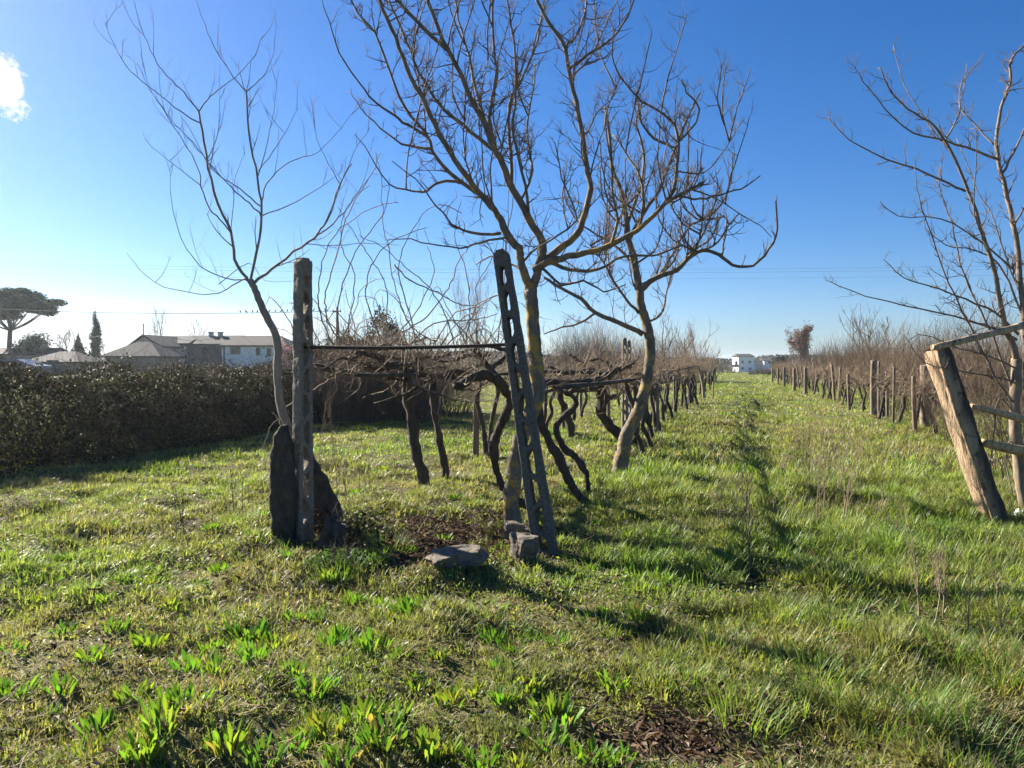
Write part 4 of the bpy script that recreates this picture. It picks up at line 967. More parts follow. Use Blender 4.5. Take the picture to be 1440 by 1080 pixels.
# ------------------------------------------------------------------ bare trees and thickets, generic
def bare_mesh(seed, H, spread, trunk=.25, n1=9, r0=None, lvl=2, up=.5, multi=1, kids=(3, 5)):
    rnd = random.Random(seed); tr, br = MB(), MB(); r0 = r0 or H*.018
    for m_ in range(multi):
        p = Vector((rnd.uniform(-.2, .2)*(multi > 1), rnd.uniform(-.2, .2)*(multi > 1), -.1)); pts = [p]; q = p
        d = Vector((rnd.uniform(-.3, .3), rnd.uniform(-.3, .3), 1)) if multi > 1 else Vector((0, 0, 1))
        for i in range(6):
            d = (d+rvec(rnd)*.14+Vector((0, 0, .15))).normalized(); q = q+d*H*.8/6; pts.append(q)
        sp = smooth_path(pts, 2); tube(tr, sp, [r0*(1-.85*i/len(sp)) for i in range(len(sp))], 6, (1, 1, 1), .1, rnd)
        for k in range(n1):
            f = trunk+(1-trunk)*(k+rnd.random())/n1; i = min(int(f*(len(sp)-1)), len(sp)-2); a = rnd.uniform(0, 6.283)
            d = Vector((math.cos(a)*spread, math.sin(a)*spread, .75)); twig(br, rnd, sp[i], d, H*(.55-.3*f)*rnd.uniform(.8, 1.2)*(1.35 if spread > 1.4 else 1), r0*(.5-.25*f), lvl, (1, 1, 1), up, .22, 4, kids)
    return tr, br
def bare_tree(name, px, Y, ytop, label, seed, spread=1., mat=None, group=None, leaf=None, dz=0, **kw):
    X = (px-720)/F*Y; z = g1(X, Y)+dz; H = EYE+(HZ-ytop)/F*Y-z
    tr, br = bare_mesh(seed, H, spread, **kw)
    t = thing(name, (X, Y, z), label, 'tree', group)
    o = tr.build('trunk', mat or M['bare'], None); o.location = (0, 0, 0); o.parent = t
    o = br.build('branches', mat or M['bare'], None); o.location = (0, 0, 0); o.parent = t
    if leaf:
        n, size, cols, fr = leaf; r = np.random.RandomState(seed); vb = np.array(br.v); k = vb[r.randint(0, len(vb), n)]
        k = k[k[:, 2] > H*fr]; k = k+r.randn(len(k), 3)*size*.9; cols = np.array(cols); c = cols[r.randint(0, len(cols), len(k))]*(.6+.7*r.rand(len(k), 1))
        V, T, c = leaf_cards(k, r.randn(len(k), 3), size*(.5+.8*r.rand(len(k))), .6, c)
        o = np_mesh('leaves', V, [], T, c, M['dry'], origin=(0, 0, 0)); o.parent = t
    return t
bare_tree('fruit_tree', 990, 32, 455, 'knobbly bare fruit tree at the end of the dark rails beside the grass path', 31, 1.2, M['pale_bark'], n1=9, lvl=2, r0=.075, trunk=.3)
bare_tree('fruit_tree', 930, 38, 440, 'bare tree with brownish twigs behind the pergola rails', 32, 1.0, n1=10, r0=.08, trunk=.25)
bare_tree('fruit_tree', 968, 46, 455, 'small bare tree half hidden by the knobbly fruit tree', 36, 1.0, n1=10, r0=.08, trunk=.25)
bare_tree('poplar', 668, 36, 385, 'thin upright bare sapling cluster behind the leaning concrete post', 33, .35, M['pale_bark'], n1=10, r0=.03, multi=4, trunk=.15, up=.9)
bare_tree('bare_tree', 1228, 62, 448, 'wide bare grey tree rising over the brown thicket', 34, 1.5, n1=11, r0=.16, lvl=3, trunk=.2, kids=(3, 4))
bare_tree('bare_tree', 222, 105, 433, 'tall thin bare tree behind the left end of the farmhouse roof', 35, .45, n1=9, r0=.12, trunk=.3, lvl=2, up=.8)
bare_tree('bare_tree', 272, 110, 443, 'rounded bare tree behind the middle of the farmhouse roof', 37, .9, n1=10, r0=.12, trunk=.3, lvl=2)
bare_tree('bare_tree', 97, 100, 459, 'wide bare tree between the stone pine and the cypress', 38, 1.3, n1=12, r0=.12, trunk=.15, lvl=3)
bare_tree('bare_tree', 62, 104, 462, 'bare tree close right of the stone pine trunk', 40, 1.1, n1=10, r0=.11, trunk=.2, lvl=2)
bare_tree('bare_tree', 150, 110, 474, 'low bare tree just right of the cypress', 39, 1.2, n1=10, r0=.1, trunk=.2, lvl=2)
bare_tree('russet_tree', 1124, 130, 462, 'tree with russet brown leaves standing beside the distant white house', 41, .75, n1=16, r0=.14, trunk=.18, lvl=2, leaf=(5200, .26, [(.2, .11, .075), (.26, .15, .1), (.15, .085, .06)], .2))
bare_tree('blossom_tree', 402, 62, 487, 'small pink blossoming tree by the end of the farmhouse', 42, 1.0, n1=12, r0=.06, trunk=.2, lvl=2, leaf=(1600, .14, [(.6, .36, .4), (.7, .48, .5)], .25))

def thicket(name, px, Y, w, d, ytop, n, label, seed, mat='bare', r=.012, group=None, lvl=1, kids=(3, 5), fan=.35, blob=None):
    X = (px-720)/F*Y; z = g1(X, Y); H = EYE+(HZ-ytop)/F*Y-z; rnd = random.Random(seed); mb = MB()
    for k in range(n):
        a = rnd.uniform(0, 6.283); q = math.sqrt(rnd.random()); bx, by = X+math.cos(a)*q*w*.5, Y+math.sin(a)*q*d*.5
        h = H*(1-.45*q*q)*rnd.uniform(.55, 1.0)
        twig(mb, rnd, Vector((bx, by, g1(bx, by)-.05)), Vector((math.cos(a)*q*fan+rnd.uniform(-.4, .4), math.sin(a)*q*fan+rnd.uniform(-.4, .4), 1)), h, r, lvl, (rnd.uniform(.6, 1.35),)*3, .4, .24, 3, kids, .8)
    return tag(mb.build(name, mat, None, (X, Y, z), False), label, 'thicket', group)
M['osier'] = mat_bark('osier', (.16, .112, .07), (.29, .21, .135), 3, .1)
M['brownstem'] = mat_bark('brownstem', (.11, .075, .055), (.19, .14, .105), 3, .1)
thicket('thicket', 606, 22.5, 2.6, 1.8, 484, 520, 'dark bare brambly bushes between the tall leafy shrub and the pergola prop', 63, M['bare'], .006, fan=.5)
thicket('thicket', 478, 19.3, 1.7, 1.2, 440, 260, 'tall dark bare shrub close right of the upright concrete post, under the utility pole', 67, M['brownstem'], .009, fan=.5)
thicket('thicket', 562, 19.9, 1.8, 1.2, 446, 260, 'rounded bare brown shrub right of the tall leafy shrub', 68, M['brownstem'], .009, fan=.5)
thicket('thicket', 530, 19.6, 3.2, 1.2, 468, 420, 'bare brown stems in front of the tall leafy shrub', 64, M['brownstem'], .008, fan=.5)
thicket('thicket', 832, 45, 3.9, 3.5, 452, 1000, 'dome-shaped brown thicket of bare stems seen behind the pergola', 51, M['brownstem'], .009, fan=.45)
thicket('thicket', 1432, 9.6, 1.5, 1.0, 440, 70, 'tangle of thin bare brown shoots round the pale tree behind the leaning wooden post', 65, M['brownstem'], .0045, lvl=2, fan=.5)
thicket('thicket', 1392, 14.5, 2.6, 1.6, 470, 130, 'loose bare brown shrub seen between the leaning wooden post and the pale tree', 66, M['osier'], .005, lvl=2, fan=.5)
thicket('thicket', 1440, 24, 9, 5, 452, 1000, 'bare bushes with golden brown stems behind the leaning wooden post', 52, M['osier'], .007)
thicket('thicket', 1345, 34, 8, 6, 460, 1100, 'golden brown thicket of bare stems beyond the stout row post', 53, M['osier'], .009)
thicket('thicket', 1262, 46, 9, 6, 467, 1000, 'brown thicket below the wide bare grey tree', 54, M['osier'], .011)
thicket('thicket', 1200, 66, 9, 7, 478, 800, 'greyer brown thicket near the far end of the vineyard row', 55, M['brownstem'], .015)
thicket('thicket', 1158, 95, 9, 7, 490, 340, 'small brown thicket right of the russet tree', 56, M['brownstem'], .02)
thicket('thicket', 700, 52, 10, 4, 474, 600, 'low bare bushes behind the pergola, left of the dome-shaped thicket', 57, M['brownstem'], .011)
thicket('thicket', 925, 58, 9, 5, 468, 700, 'brown bare bushes behind the row, between the crooked tree and the fruit tree', 58, M['brownstem'], .014)
thicket('thicket', 1072, 92, 3.4, 3, 517, 260, 'dark bush across the far end of the grass path', 59, M['bare'], .02)
thicket('thicket', 1010, 200, 12, 6, 510, 200, 'small distant bush left of the white house', 60, M['bare'], .04)
thicket('thicket', 215, 60, 12, 2.5, 504, 420, 'bare garden bushes in front of the grey end of the farmhouse', 61, M['bare'], .012)
thicket('thicket', 350, 58, 9, 2, 507, 300, 'low bare vines in front of the white farmhouse wall', 62, M['bare'], .012)

def far_woods():
    r = np.random.RandomState(4); n = 26000; a = r.rand(n)*1.6-.8; Y = 330+r.rand(n)*40; X = np.tan(a*.86)*Y
    h = 3.2+4.5*fbm(X*.02, Y*0+3, 5); z = h*r.rand(n)**.7-2.2*sstep(-20, 40, X)
    c = np.array([[.075, .06, .048], [.06, .055, .04], [.05, .06, .035], [.09, .07, .055]])[r.randint(0, 4, n)]*(.7+.6*r.rand(n, 1))
    V, T, c = leaf_cards(np.stack([X, Y, z], -1), r.randn(n, 3), .7+1.1*r.rand(n), .5, c)
    tag(np_mesh('far_woods', V, [], T, c, M['dry']), 'low strip of distant woods along the horizon', 'woods', kind='stuff')
far_woods()

# ------------------------------------------------------------------ evergreen trees
def crown_cards(t, clumps, per, size, cols, seed, mat='needle', up=.3, name='crown'):
    r = np.random.RandomState(seed); Pp, N = [], []
    for (x, y, z, rx, ry, rz) in clumps:
        k = int(per*rx*ry); d = r.randn(k, 3); d /= np.linalg.norm(d, axis=1, keepdims=True); f = (r.rand(k, 1)**.4)
        Pp.append(np.array([x, y, z])+d*f*np.array([rx, ry, rz])); N.append(d+r.randn(k, 3)*.6+np.array([0, 0, up]))
    Pp = np.concatenate(Pp); N = np.concatenate(N); n = len(Pp); cols = np.array(cols)
    c = cols[r.randint(0, len(cols), n)]*(.6+.7*r.rand(n, 1))
    V, T, c = leaf_cards(Pp, N, size*(.5+.9*r.rand(n)), .5, c)
    o = np_mesh(name, V, [], T, c, M[mat], origin=(0, 0, 0)); o.parent = t; return o
DG = [(.022, .04, .018), (.03, .05, .022), (.038, .058, .028)]
def stone_pine(px, Y, ytop, ybot, halfw, label):
    X = (px-720)/F*Y; z = g1(X, Y); zt = EYE+(HZ-ytop)/F*Y-z; zb = EYE+(HZ-ybot)/F*Y-z; w = halfw/F*Y
    t = thing('stone_pine', (X, Y, z), label, 'tree'); rnd = random.Random(9); tr = MB(); br = MB()
    zf = zb-.9; tube(tr, [Vector((-.7, 0, -.2)), Vector((-.45, 0, zf*.5)), Vector((-.3, 0, zf))], [.34, .27, .24], 9, (1, 1, 1), .06, rnd)
    clumps = []
    for k in range(15):
        a = k*2.4; q = math.sqrt((k+.5)/15); e = Vector((math.cos(a)*q*w*.88, math.sin(a)*q*w*.88, zb+.35+(zt-zb)*(.5-.42*q*q)))
        s = Vector((-.3, 0, zf-.2)); mpt = s.lerp(e, .5)+Vector((0, 0, -.25)); tube(br, smooth_path([s, mpt, e], 4), [.13-.011*i for i in range(9)], 5, (1, 1, 1), .08, rnd)
        for j in range(5):
            clumps.append((e.x+rnd.uniform(-.9, .9), e.y+rnd.uniform(-.9, .9), e.z+rnd.uniform(.1, .9)*(zt-zb)*.3*(1.2-q*.5), rnd.uniform(.8, 1.3), rnd.uniform(.8, 1.3), rnd.uniform(.45, .75)))
    o = tr.build('trunk', M['bare'], None); o.parent = t; o.location = (0, 0, 0)
    o = br.build('limbs', M['bare'], None); o.parent = t; o.location = (0, 0, 0)
    crown_cards(t, clumps, 340, .32, DG, 5)
stone_pine(18, 88, 399, 452, 60, 'umbrella-shaped dark stone pine against the pale sky')
def cypress(px, Y, ytop, wpx, label, seed):
    X = (px-720)/F*Y; z = g1(X, Y); H = EYE+(HZ-ytop)/F*Y-z; w = wpx/F*Y*.5; rnd = random.Random(seed)
    t = thing('cypress', (X, Y, z), label, 'tree'); cl = []
    for i in range(60):
        f = i/59; rr_ = w*min(1, (1-f)*2.2+.12)*(.85+.2*rnd.random()); a = rnd.uniform(0, 6.28)
        cl.append((math.cos(a)*rr_*.35, math.sin(a)*rr_*.35, .4+f*(H-.6), rr_*.85, rr_*.85, .5))
    crown_cards(t, cl, 900, .17, DG, seed, up=.8)
    mb = MB(); tube(mb, [Vector((0, 0, -.1)), Vector((0, 0, H*.5)), Vector((0, 0, H*.85))], [.14, .09, .02], 6); o = mb.build('trunk', M['bare'], None); o.parent = t; o.location = (0, 0, 0)
cypress(134, 92, 432, 15, 'tall narrow dark cypress left of the farmhouse', 3)
cypress(110, 96, 467, 13, 'short pointed conifer left of the tall cypress', 6)
def bush(px, Y, ytop, wpx, label, seed, cols, size=.3, name='evergreen_bush'):
    X = (px-720)/F*Y; z = g1(X, Y); H = EYE+(HZ-ytop)/F*Y-z; w = wpx/F*Y*.5; rnd = random.Random(seed); t = thing(name, (X, Y, z), label, 'bush'); cl = []
    for i in range(26):
        a = rnd.uniform(0, 6.28); q = math.sqrt(rnd.random())*.8; s = H*rnd.uniform(.18, .3)
        cl.append((math.cos(a)*q*w, math.sin(a)*q*w*.7, H*(.15+.68*(1-q*q*.8)*rnd.random()**.5), max(s, w*.2), max(s, w*.2), s))
    crown_cards(t, cl, 110, size, cols, seed, up=.4, name='leaves')
    mb = MB()
    for i in range(5): twig(mb, rnd, Vector((0, 0, -.05)), Vector((rnd.uniform(-.6, .6), rnd.uniform(-.6, .6), 1)), H*.7, .05, 1, (1, 1, 1))
    o = mb.build('stems', M['bare'], None); o.parent = t; o.location = (0, 0, 0)
bush(40, 84, 462, 62, 'broad green bush under the stone pine', 4, [(.05, .085, .03), (.07, .1, .035), (.04, .065, .028)])
bush(100, 86, 484, 70, 'dark evergreen bush at the foot of the cypress', 5, DG)
bush(1099, 150, 497, 30, 'dark rounded evergreen beside the russet tree', 7, DG, .4)

# ------------------------------------------------------------------ buildings
def quad_box(mb, x0, x1, y0, y1, z0, z1): box(mb, ((x0+x1)/2, (y0+y1)/2, (z0+z1)/2), x1-x0, y1-y0, z1-z0)
def roof_gable(mb, x0, x1, y0, y1, ze, zr, over=.3, hip=0., th=.14):
    """ridge along x, tiles as a slab of real thickness; hip pulls the ridge ends in"""
    ym = (y0+y1)/2; a, b, c, d = x0-over, x1+over, y0-over, y1+over; e = ze-.08
    v = [(a, c, e), (b, c, e), (b, d, e), (a, d, e), (a+hip, ym, zr), (b-hip, ym, zr)]
    vs = [Vector(p) for p in v]+[Vector(p)-Vector((0, 0, th)) for p in v]
    mb.add(vs, [(0, 1, 5, 4), (2, 3, 4, 5), (1, 2, 5), (3, 0, 4), (7, 6, 10, 11), (9, 8, 11, 10), (8, 7, 11), (6, 9, 10), (0, 6, 7, 1), (1, 7, 8, 2), (2, 8, 9, 3), (3, 9, 6, 0)])
def window(t, x, y, z, w, h, bars=1):
    fm = MB(); f = .07
    for dx in (-1, 1): box(fm, (x+dx*(w*.5-f*.5), y-.03, z), f, .1, h)
    for dz in (-1, 1): box(fm, (x, y-.03, z+dz*(h*.5-f*.5)), w-2*f, .098, f)
    if bars: box(fm, (x, y-.025, z), .05, .08, h-2*f)
    fr = fm.build('window', M['frame'], t, smooth=False)
    pm = MB(); box(pm, (x, y-.006, z), w-.02, .02, h-.02)
    o = pm.build('pane', M['glass'], t, smooth=False); o.parent = fr; box(fm, (0, 0, 0), .1, .1, .1)
def at(px, py, Y): p = P(px, py, Y); return p.x, p.z
Y0 = 80.
t = thing('farmhouse', P(316, 528, Y0), 'long low farmhouse with white end wall and brown tiled roofs behind the hedge', 'house')
x0, ze = at(316.5, 486, Y0); x1, _ = at(400, 486, Y0)
w = MB(); quad_box(w, x0, x1, Y0, Y0+6.5, -.3, ze); w.build('wall', M['plaster'], t, smooth=False)
w = MB(); roof_gable(w, x0-.2, x1, Y0, Y0+6.5, ze+.12, at(0, 472, Y0+3.2)[1], .35, 1.8); rf = w.build('roof', M['tiles'], t, smooth=False)
for px in (310, 297):
    cx, cz = at(px, 473, Y0+4); w = MB(); quad_box(w, cx-.22, cx+.22, Y0+3.8, Y0+4.2, cz-.7, cz+.42); quad_box(w, cx-.3, cx+.3, Y0+3.7, Y0+4.3, cz+.42, cz+.52)
    o = w.build('chimney', M['plaster_grey'], t, smooth=False); o.parent = rf
for px, py, ww, hh, b in ((331, 493, 1.08, .82, 1), (363, 494.5, .42, .85, 0), (378.5, 495.5, .44, .85, 0)):
    cx, cz = at(px, py, Y0); window(t, cx, Y0, cz, ww, hh, b)
w = MB(); cx, _ = at(313.5, 0, Y0); tube(w, [Vector((cx, Y0-.08, -.2)), Vector((cx, Y0-.08, ze))], [.06, .06], 8); w.build('drainpipe', M['plaster'], t)
x2, _ = at(266, 0, Y0+2); w = MB(); quad_box(w, x2, x0-.01, Y0+1.6, Y0+7, -.3, ze+.1); w.build('wall', M['plaster_brown'], t, smooth=False).__setitem__('label', 'dim brown wall of the recessed middle wing')
w = MB(); roof_gable(w, x2-.4, x0+.6, Y0+1.4, Y0+7.2, ze+.3, at(0, 471.5, Y0+4)[1], .3, .3); w.build('roof', M['tiles'], t, smooth=False)
for px, ww in ((289, .8), (304, .5)):
    cx, cz = at(px, 494, Y0+1.6); window(t, cx, Y0+1.6, cz, ww, 1.0, 0)
x3, _ = at(224, 0, Y0+2); w = MB(); quad_box(w, x3, x2-.01, Y0+1.2, Y0+7.5, -.3, ze+.1); w.build('wall', M['plaster_grey'], t, smooth=False)
w = MB(); roof_gable(w, x3-.2, x2+.2, Y0+1, Y0+7.6, ze+.35, at(0, 472.3, Y0+4)[1], .3, .2); w.build('roof', M['tiles'], t, smooth=False)
cx, cz = at(236, 493, Y0+1.2); window(t, cx, Y0+1.2, cz, 1.2, 1.1)
# grey gabled barn, gable towards the camera
t = thing('barn', P(202, 525, 76), 'plain grey gabled outbuilding joined to the left end of the farmhouse', 'barn')
xa, zl = at(176, 493, 76); xb, zr_ = at(225, 487, 76); xp, zp = at(202, 472.8, 76)
w = MB(); prof = [(xa, -.3), (xb, -.3), (xb, zr_), (xp, zp), (xa, zl)]
w.add([Vector((a, y, b)) for y in (76, 84) for a, b in prof], [(0, 1, 2, 3, 4), (9, 8, 7, 6, 5), (0, 5, 6, 1), (1, 6, 7, 2), (2, 7, 8, 3), (3, 8, 9, 4), (4, 9, 5, 0)]); w.build('wall', M['plaster_grey'], t, smooth=False)
w = MB()
for (ax_, az_), (bx_, bz_) in (((xa-.3, zl-.1), (xp, zp+.03)), ((xp, zp+.03), (xb+.3, zr_-.1))):
    w.add([Vector((a, y, b+h)) for y in (75.7, 84.3) for a, b, h in ((ax_, az_, .02), (bx_, bz_, .02), (bx_, bz_, .15), (ax_, az_, .15))], [(0, 1, 2, 3), (7, 6, 5, 4), (3, 2, 6, 7), (0, 4, 5, 1), (1, 5, 6, 2), (0, 3, 7, 4)])
w.build('roof', M['tiles'], t, smooth=False)
def shed(name, pxa, pxb, pye, pyr, Y, label, hip, wall='plaster_brown', dep=5):
    xa, ze = at(pxa, pye, Y); xb, _ = at(pxb, pye, Y); t = thing(name, P((pxa+pxb)/2, 525, Y), label, 'shed')
    w = MB(); quad_box(w, xa+.3, xb-.3, Y, Y+dep, -.3, ze); w.build('wall', M[wall], t, smooth=False)
    w = MB(); roof_gable(w, xa, xb, Y, Y+dep, ze+.1, at(0, pyr, Y+dep/2)[1], .2, hip); w.build('roof', M['tiles'], t, smooth=False)
    w = MB(); cx = xa+(xb-xa)*.55; box(w, (cx, Y-.03, .8), 1., .06, 1.8); w.build('door', M['frame'], t, smooth=False)
shed('shed', 143, 224, 501, 481, 70, 'low shed with a wide brown tiled roof in front of the grey barn', 2.2)
shed('shed', -70, 66, 498, 489, 82, 'long low building with reddish brown roof below the stone pine', .1)
shed('shed', 33, 108, 509, 494, 62, 'small dark-roofed shed close behind the hedge, left of the cypress', 1.8)
# distant white houses
t = thing('white_house', P(1050, 522, 285), 'distant two-storey white house at the end of the grass path', 'house'); Yh = 285.
xa, zt = at(1038.3, 501.5, Yh); xb, _ = at(1060.8, 501.5, Yh); zb = -3
w = MB(); quad_box(w, xa, xb, Yh, Yh+8, zb, zt); w.build('wall', M['plaster'], t, smooth=False)
w = MB(); roof_gable(w, xa, xb, Yh, Yh+8, zt+.1, at(0, 497.6, Yh+4)[1], .3, .6); w.build('roof', M['tiles'], t, smooth=False)
for px, py in ((1044.2, 509), (1054.3, 509), (1044.2, 518), (1054.6, 518.5)):
    cx, cz = at(px, py, Yh); window(t, cx, Yh, cz, .85, .95, 0)
t = thing('white_house', P(1085, 522, 290), 'distant lower white house with a long roof, right of the two-storey one', 'house'); Yh = 290.
xa, zt = at(1062, 508, Yh); xb, _ = at(1076, 508, Yh); w = MB(); quad_box(w, xa, xb-.02, Yh+2, Yh+8, zb, zt); w.build('wall', M['plaster_grey'], t, smooth=False)
w = MB(); roof_gable(w, xa, xb, Yh+2, Yh+8, zt+.1, at(0, 504.6, Yh+5)[1], .2, .1); w.build('roof', M['tiles'], t, smooth=False)
xa, zt = at(1074.5, 507, Yh); xb, _ = at(1104, 507, Yh); w = MB(); quad_box(w, xa, xb, Yh, Yh+8, zb, zt); w.build('wall', M['plaster'], t, smooth=False)
w = MB(); roof_gable(w, xa, xb, Yh, Yh+8, zt+.1, at(0, 502.6, Yh+4)[1], .3, .1); w.build('roof', M['tiles'], t, smooth=False)
for px in (1082, 1089.5, 1097):
    cx, cz = at(px, 509.6, Yh); window(t, cx, Yh, cz, .9, 1.0, 0)
shed('shed', 1030, 1040, 516, 512.5, 270, 'tiny pink-walled shed left of the two-storey white house', .1, 'plaster_grey', 4)

# ------------------------------------------------------------------ parked car half hidden by the hedge
t = thing('parked_car', P(20, 530, 48), 'grey car parked behind the hedge, only its roof and windscreen showing', 'car')
cb = P(18, 0, 48).x; zc = g1(cb, 48.)
prof = [(-2.1, .35), (-2.15, .75), (-1.9, .98), (-1.05, 1.05), (-.35, 1.47), (.65, 1.5), (1.55, 1.15), (2.1, 1.05), (2.15, .4)]
def car_loft(mb, pr, hw, inset):
    vs = []
    for s in (-1, 1):
        for a, b in pr: vs.append(Vector((cb+a, 48+s*(hw-inset*max(0, b-.95)), zc+b+.0)))
    n = len(pr); fs = [tuple(range(n)), tuple(reversed(range(n, 2*n)))]
    for i in range(n): fs.append((i, (i+1) % n, n+(i+1) % n, n+i))
    mb.add(vs, fs)
w = MB(); car_loft(w, prof, .86, .3); w.build('body', M['paint_grey'], t, smooth=False)
w = MB(); vs = [Vector((cb+a, 48+s*(.74), zc+b)) for a, b in ((-1.0, 1.09), (-.38, 1.455)) for s in (-1, 1)]; vs = vs+[v+Vector((-.02, 0, .03)) for v in vs]
w.add(vs, [(0, 1, 3, 2), (6, 7, 5, 4), (0, 4, 5, 1), (2, 3, 7, 6), (0, 2, 6, 4), (1, 5, 7, 3)]); w.build('windscreen', M['glass'], t, smooth=False)
w = MB(); box(w, (cb+.2, 48-.8, zc+1.2), 1.1, .03, .28); w.build('side_window', M['glass'], t, smooth=False)
for dx in (-1.35, 1.3):
    for dy in (-.75, .75):
        w = MB(); tube(w, [Vector((cb+dx, 48+dy-.1, zc+.32)), Vector((cb+dx, 48+dy+.1, zc+.32))], [.32, .32], 14); w.build('wheel', M['wire'], t)

# ------------------------------------------------------------------ poles, wires, birds
def pole(px, Y, ytop, r, label, cross=True):
    X = (px-720)/F*Y; z = g1(X, Y); zt = EYE+(HZ-ytop)/F*Y; t = thing('utility_pole', (X, Y, z), label, 'pole'); w = MB()
    tube(w, [Vector((X, Y, z-.1)), Vector((X, Y, zt))], [r, r*.75], 10); w.build('shaft', M['old_post'], t)
    if cross:
        w = MB(); box(w, (X, Y-r, zt-.35), .7, .08, .08); w.build('crossarm', M['old_post'], t)
        for dx in (-.28, .28):
            w = MB(); tube(w, [Vector((X+dx, Y-r, zt-.31)), Vector((X+dx, Y-r, zt-.2)), Vector((X+dx, Y-r, zt-.17))], [.03, .045, .02], 8); w.build('insulator', M['plaster_grey'], t)
    return Vector((X, Y, zt))
pa = pole(474, 58, 432, .115, 'wooden utility pole rising out of the shrub behind the pergola')
pb = pole(201.5, 74, 455, .07, 'thin pole sticking up at the left end of the farmhouse', False)
def wire(a, b, sag, r, label, name='power_line', n=40, group=None):
    pts = [a.lerp(b, i/n)-Vector((0, 0, sag*4*(i/n)*(1-i/n))) for i in range(n+1)]; w = MB(); tube(w, pts, [r]*(n+1), 5, cap=False)
    o = w.build(name, M['wire'], None, a); tag(o, label, 'cable', group); return pts
w1 = wire(P(-260, 415, 66), P(474, 437, 57.9), .75, .022, 'black cable with small birds, sagging from the stone pine to the utility pole')
def on_wire(px):
    best = min(range(len(w1)-1), key=lambda i: abs((720+(w1[i].x+w1[i+1].x)/2/w1[i].y*F)-px)); a, b = w1[best], w1[best+1]
    xa = 720+a.x/a.y*F; xb = 720+b.x/b.y*F; return a.lerp(b, (px-xa)/(xb-xa))
def bird_mesh():
    mb = MB(); rnd = random.Random(1)
    tube(mb, [Vector((-.13, 0, .03)), Vector((-.07, 0, .05)), Vector((-.01, 0, .085)), Vector((.035, 0, .12)), Vector((.055, 0, .155)), Vector((.075, 0, .165)), Vector((.1, 0, .16))], [.012, .028, .05, .045, .033, .026, .004], 8)
    for s in (-.014, .014): tube(mb, [Vector((.005, s, .05)), Vector((.01, s, .0))], [.005, .004], 4)
    return mb
bm0 = None
for px in (338, 346, 355, 362, 370, 379, 387, 396, 404, 441, 449, 458):
    p = on_wire(px)
    if bm0 is None: o = bird_mesh().build('bird', M['bird'], None); bm0 = o
    else: o = bm0.copy(); C.objects.link(o)
    o.location = p+Vector((0, 0, .02)); o.rotation_euler = (0, 0, (px*37 % 7)*.5); o.scale = (1.15,)*3
    tag(o, 'small dark bird perched on the black cable', 'bird', 'birds perched on the cable')
wire(pb, P(120, 475, 78), .25, .02, 'cable slanting down from the thin pole towards the cypress')
wire(pb+Vector((0, 0, -.1)), P(305, 474, 82), .9, .018, 'cable running from the thin pole to the farmhouse roof')
for i, (ya, ym, yb) in enumerate(((364, 388, 374), (371, 393, 380), (384, 404, 389))):
    wire(P(-900, ya-28, 330), P(2300, yb-28, 330), (ym-ya+14)*330/F, .032, ('highest', 'middle', 'lowest')[i]+' of the three faint high-voltage lines crossing the sky', 'power_line', 60)
# ------------------------------------------------------------------ light, sky, camera
az, el = R(SUN_AZ), R(SUN_EL)
S = Vector((math.sin(az)*math.cos(el), math.cos(az)*math.cos(el), math.sin(el)))
L = bpy.data.lights.new('sun', 'SUN'); L.energy = 5.0; L.angle = R(.53); L.color = (1, .93, .82)
so = bpy.data.objects.new('sun', L); C.objects.link(so); so.rotation_euler = (-S).to_track_quat('-Z', 'Y').to_euler()
W = bpy.data.worlds.new('World'); sc.world = W; W.use_nodes = True
ns, ls = W.node_tree.nodes, W.node_tree.links; ns.clear()
tc = nd(ns, 'ShaderNodeTexCoord'); sk = nd(ns, 'ShaderNodeTexSky'); sk.sky_type = 'NISHITA'; sk.sun_disc = False; sk.sun_elevation = el; sk.sun_rotation = az
sk.air_density = 1.0; sk.dust_density = .32; sk.ozone_density = 4; sk.altitude = 0
def math_(op, a, b=None):
    n = nd(ns, 'ShaderNodeMath', operation=op)
    for i, v in enumerate((a, b)):
        if v is None: continue
        if isinstance(v, (int, float)): n.inputs[i].default_value = v
        else: ls.new(v, n.inputs[i])
    return n.outputs[0]
def mrange(v, a, b, c=0, d=1):
    n = nd(ns, 'ShaderNodeMapRange'); n.interpolation_type = 'SMOOTHSTEP'
    for i, q in enumerate((a, b, c, d)): n.inputs[i+1].default_value = q
    ls.new(v, n.inputs[0]); return n.outputs[0]
sx = nd(ns, 'ShaderNodeSeparateXYZ'); ls.new(tc.outputs['Generated'], sx.inputs[0])
nz = nd(ns, 'ShaderNodeTexNoise'); nz.inputs['Scale'].default_value = 5; nz.inputs['Detail'].default_value = 6; nz.inputs['Roughness'].default_value = .6
mp = nd(ns, 'ShaderNodeMapping'); mp.inputs['Scale'].default_value = (1, 1, 4.5); ls.new(tc.outputs['Generated'], mp.inputs[0]); ls.new(mp.outputs[0], nz.inputs['Vector'])
lowband = math_('MULTIPLY', mrange(sx.outputs['Z'], .0, .015), mrange(sx.outputs['Z'], .085, .03))
leftband = mrange(sx.outputs['X'], -.12, -.42)
mask1 = math_('MULTIPLY', math_('MULTIPLY', lowband, leftband), mrange(nz.outputs['Fac'], .28, .5, 0, .9))
cd = Vector(((12-720)/F, 1, (HZ-122)/F)).normalized()
nz2 = nd(ns, 'ShaderNodeTexNoise'); nz2.inputs['Scale'].default_value = 34; nz2.inputs['Detail'].default_value = 7; nz2.inputs['Roughness'].default_value = .62; ls.new(tc.outputs['Generated'], nz2.inputs['Vector'])
vm = nd(ns, 'ShaderNodeVectorMath', operation='SUBTRACT'); vm.inputs[1].default_value = cd; ls.new(tc.outputs['Generated'], vm.inputs[0])
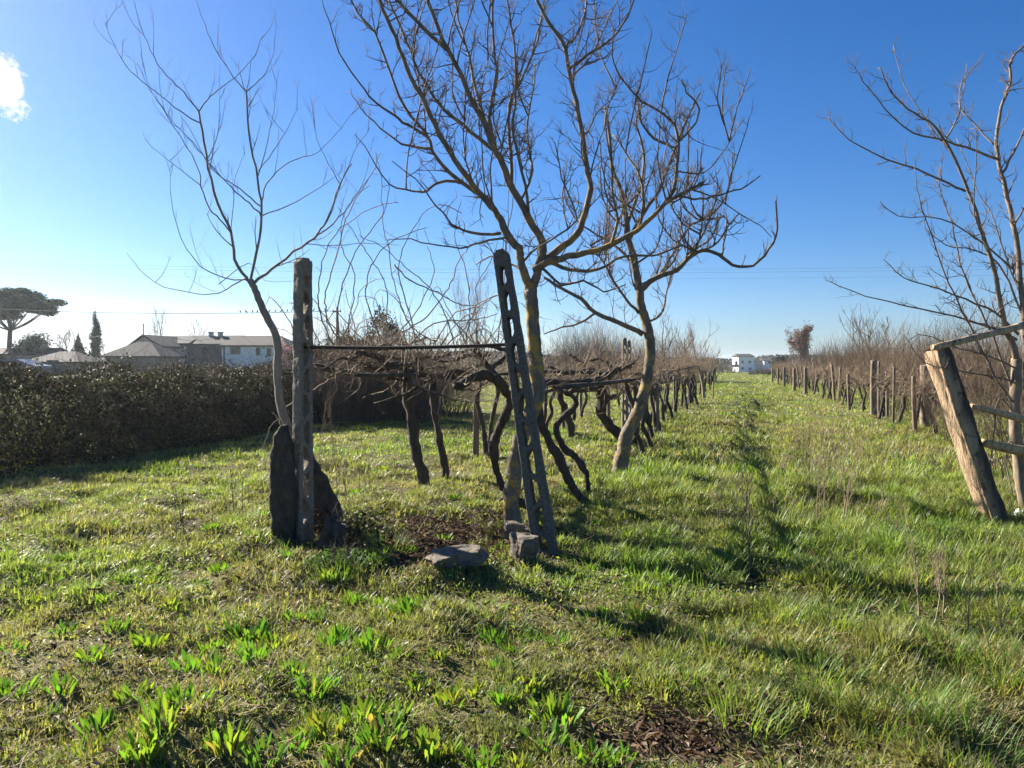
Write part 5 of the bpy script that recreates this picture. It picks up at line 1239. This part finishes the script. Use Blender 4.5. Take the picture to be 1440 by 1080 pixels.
ms = nd(ns, 'ShaderNodeVectorMath', operation='MULTIPLY'); ms.inputs[1].default_value = (1.25, 1.25, 1.0); ls.new(vm.outputs[0], ms.inputs[0])
ln = nd(ns, 'ShaderNodeVectorMath', operation='LENGTH'); ls.new(ms.outputs[0], ln.inputs[0])
rad = math_('ADD', ln.outputs['Value'], math_('MULTIPLY', math_('SUBTRACT', nz2.outputs['Fac'], .5), .085))
mask2 = mrange(rad, .031, .019)
mask = math_('MAXIMUM', mask1, mask2)
hs = nd(ns, 'ShaderNodeHueSaturation'); hs.inputs['Saturation'].default_value = 1.3; hs.inputs['Value'].default_value = .66; hs.inputs['Hue'].default_value = .5; ls.new(sk.outputs[0], hs.inputs['Color'])
tn = nd(ns, 'ShaderNodeMix', data_type='RGBA', blend_type='MULTIPLY'); tn.inputs[0].default_value = 1; ls.new(hs.outputs[0], tn.inputs[6])
sz = nd(ns, 'ShaderNodeSeparateXYZ'); ls.new(tc.outputs['Generated'], sz.inputs[0])
zr = ramp(ns, [(0., (.8, .98, 1.38)), (.12, (.86, .98, 1.24)), (.5, (.9, .98, 1.2))]); ls.new(sz.outputs['Z'], zr.inputs[0]); ls.new(zr.outputs[0], tn.inputs[7])
mx = nd(ns, 'ShaderNodeMix', data_type='RGBA'); ls.new(mask, mx.inputs[0]); ls.new(tn.outputs[2], mx.inputs[6]); mx.inputs[7].default_value = (6.4, 6.4, 6.6, 1)
bg = nd(ns, 'ShaderNodeBackground'); bg.inputs['Strength'].default_value = .052; ls.new(mx.outputs[2], bg.inputs[0])
wo = nd(ns, 'ShaderNodeOutputWorld'); ls.new(bg.outputs[0], wo.inputs[0])
hz = MB(); box(hz, (0, 1730, 11), 5300, 3800, 32)
hm, hn, hl = new_mat('haze'); pv = nd(hn, 'ShaderNodeVolumePrincipled'); pv.inputs['Color'].default_value = (.82, .93, 1, 1); pv.inputs['Density'].default_value = .00026; pv.inputs['Anisotropy'].default_value = .5
ho_ = nd(hn, 'ShaderNodeOutputMaterial'); hl.new(pv.outputs[0], ho_.inputs['Volume'])
ho = hz.build('haze', hm, None, (0, 1730, 11), False); tag(ho, 'thin pale haze lying over the whole field', 'haze', kind='stuff')
cam = bpy.data.cameras.new('camera'); co = bpy.data.objects.new('camera', cam); C.objects.link(co)
co.location = (0, 0, EYE); co.rotation_euler = (R(90), 0, 0); cam.sensor_fit = 'HORIZONTAL'; cam.angle = 2*math.atan(720/F)
cam.shift_y = -(540-HZ)/1440; cam.clip_start = .05; cam.clip_end = 8000
sc.camera = co
sc.view_settings.view_transform = 'Standard'; sc.view_settings.look = 'None'; sc.view_settings.exposure = 1.78; sc.view_settings.gamma = 1
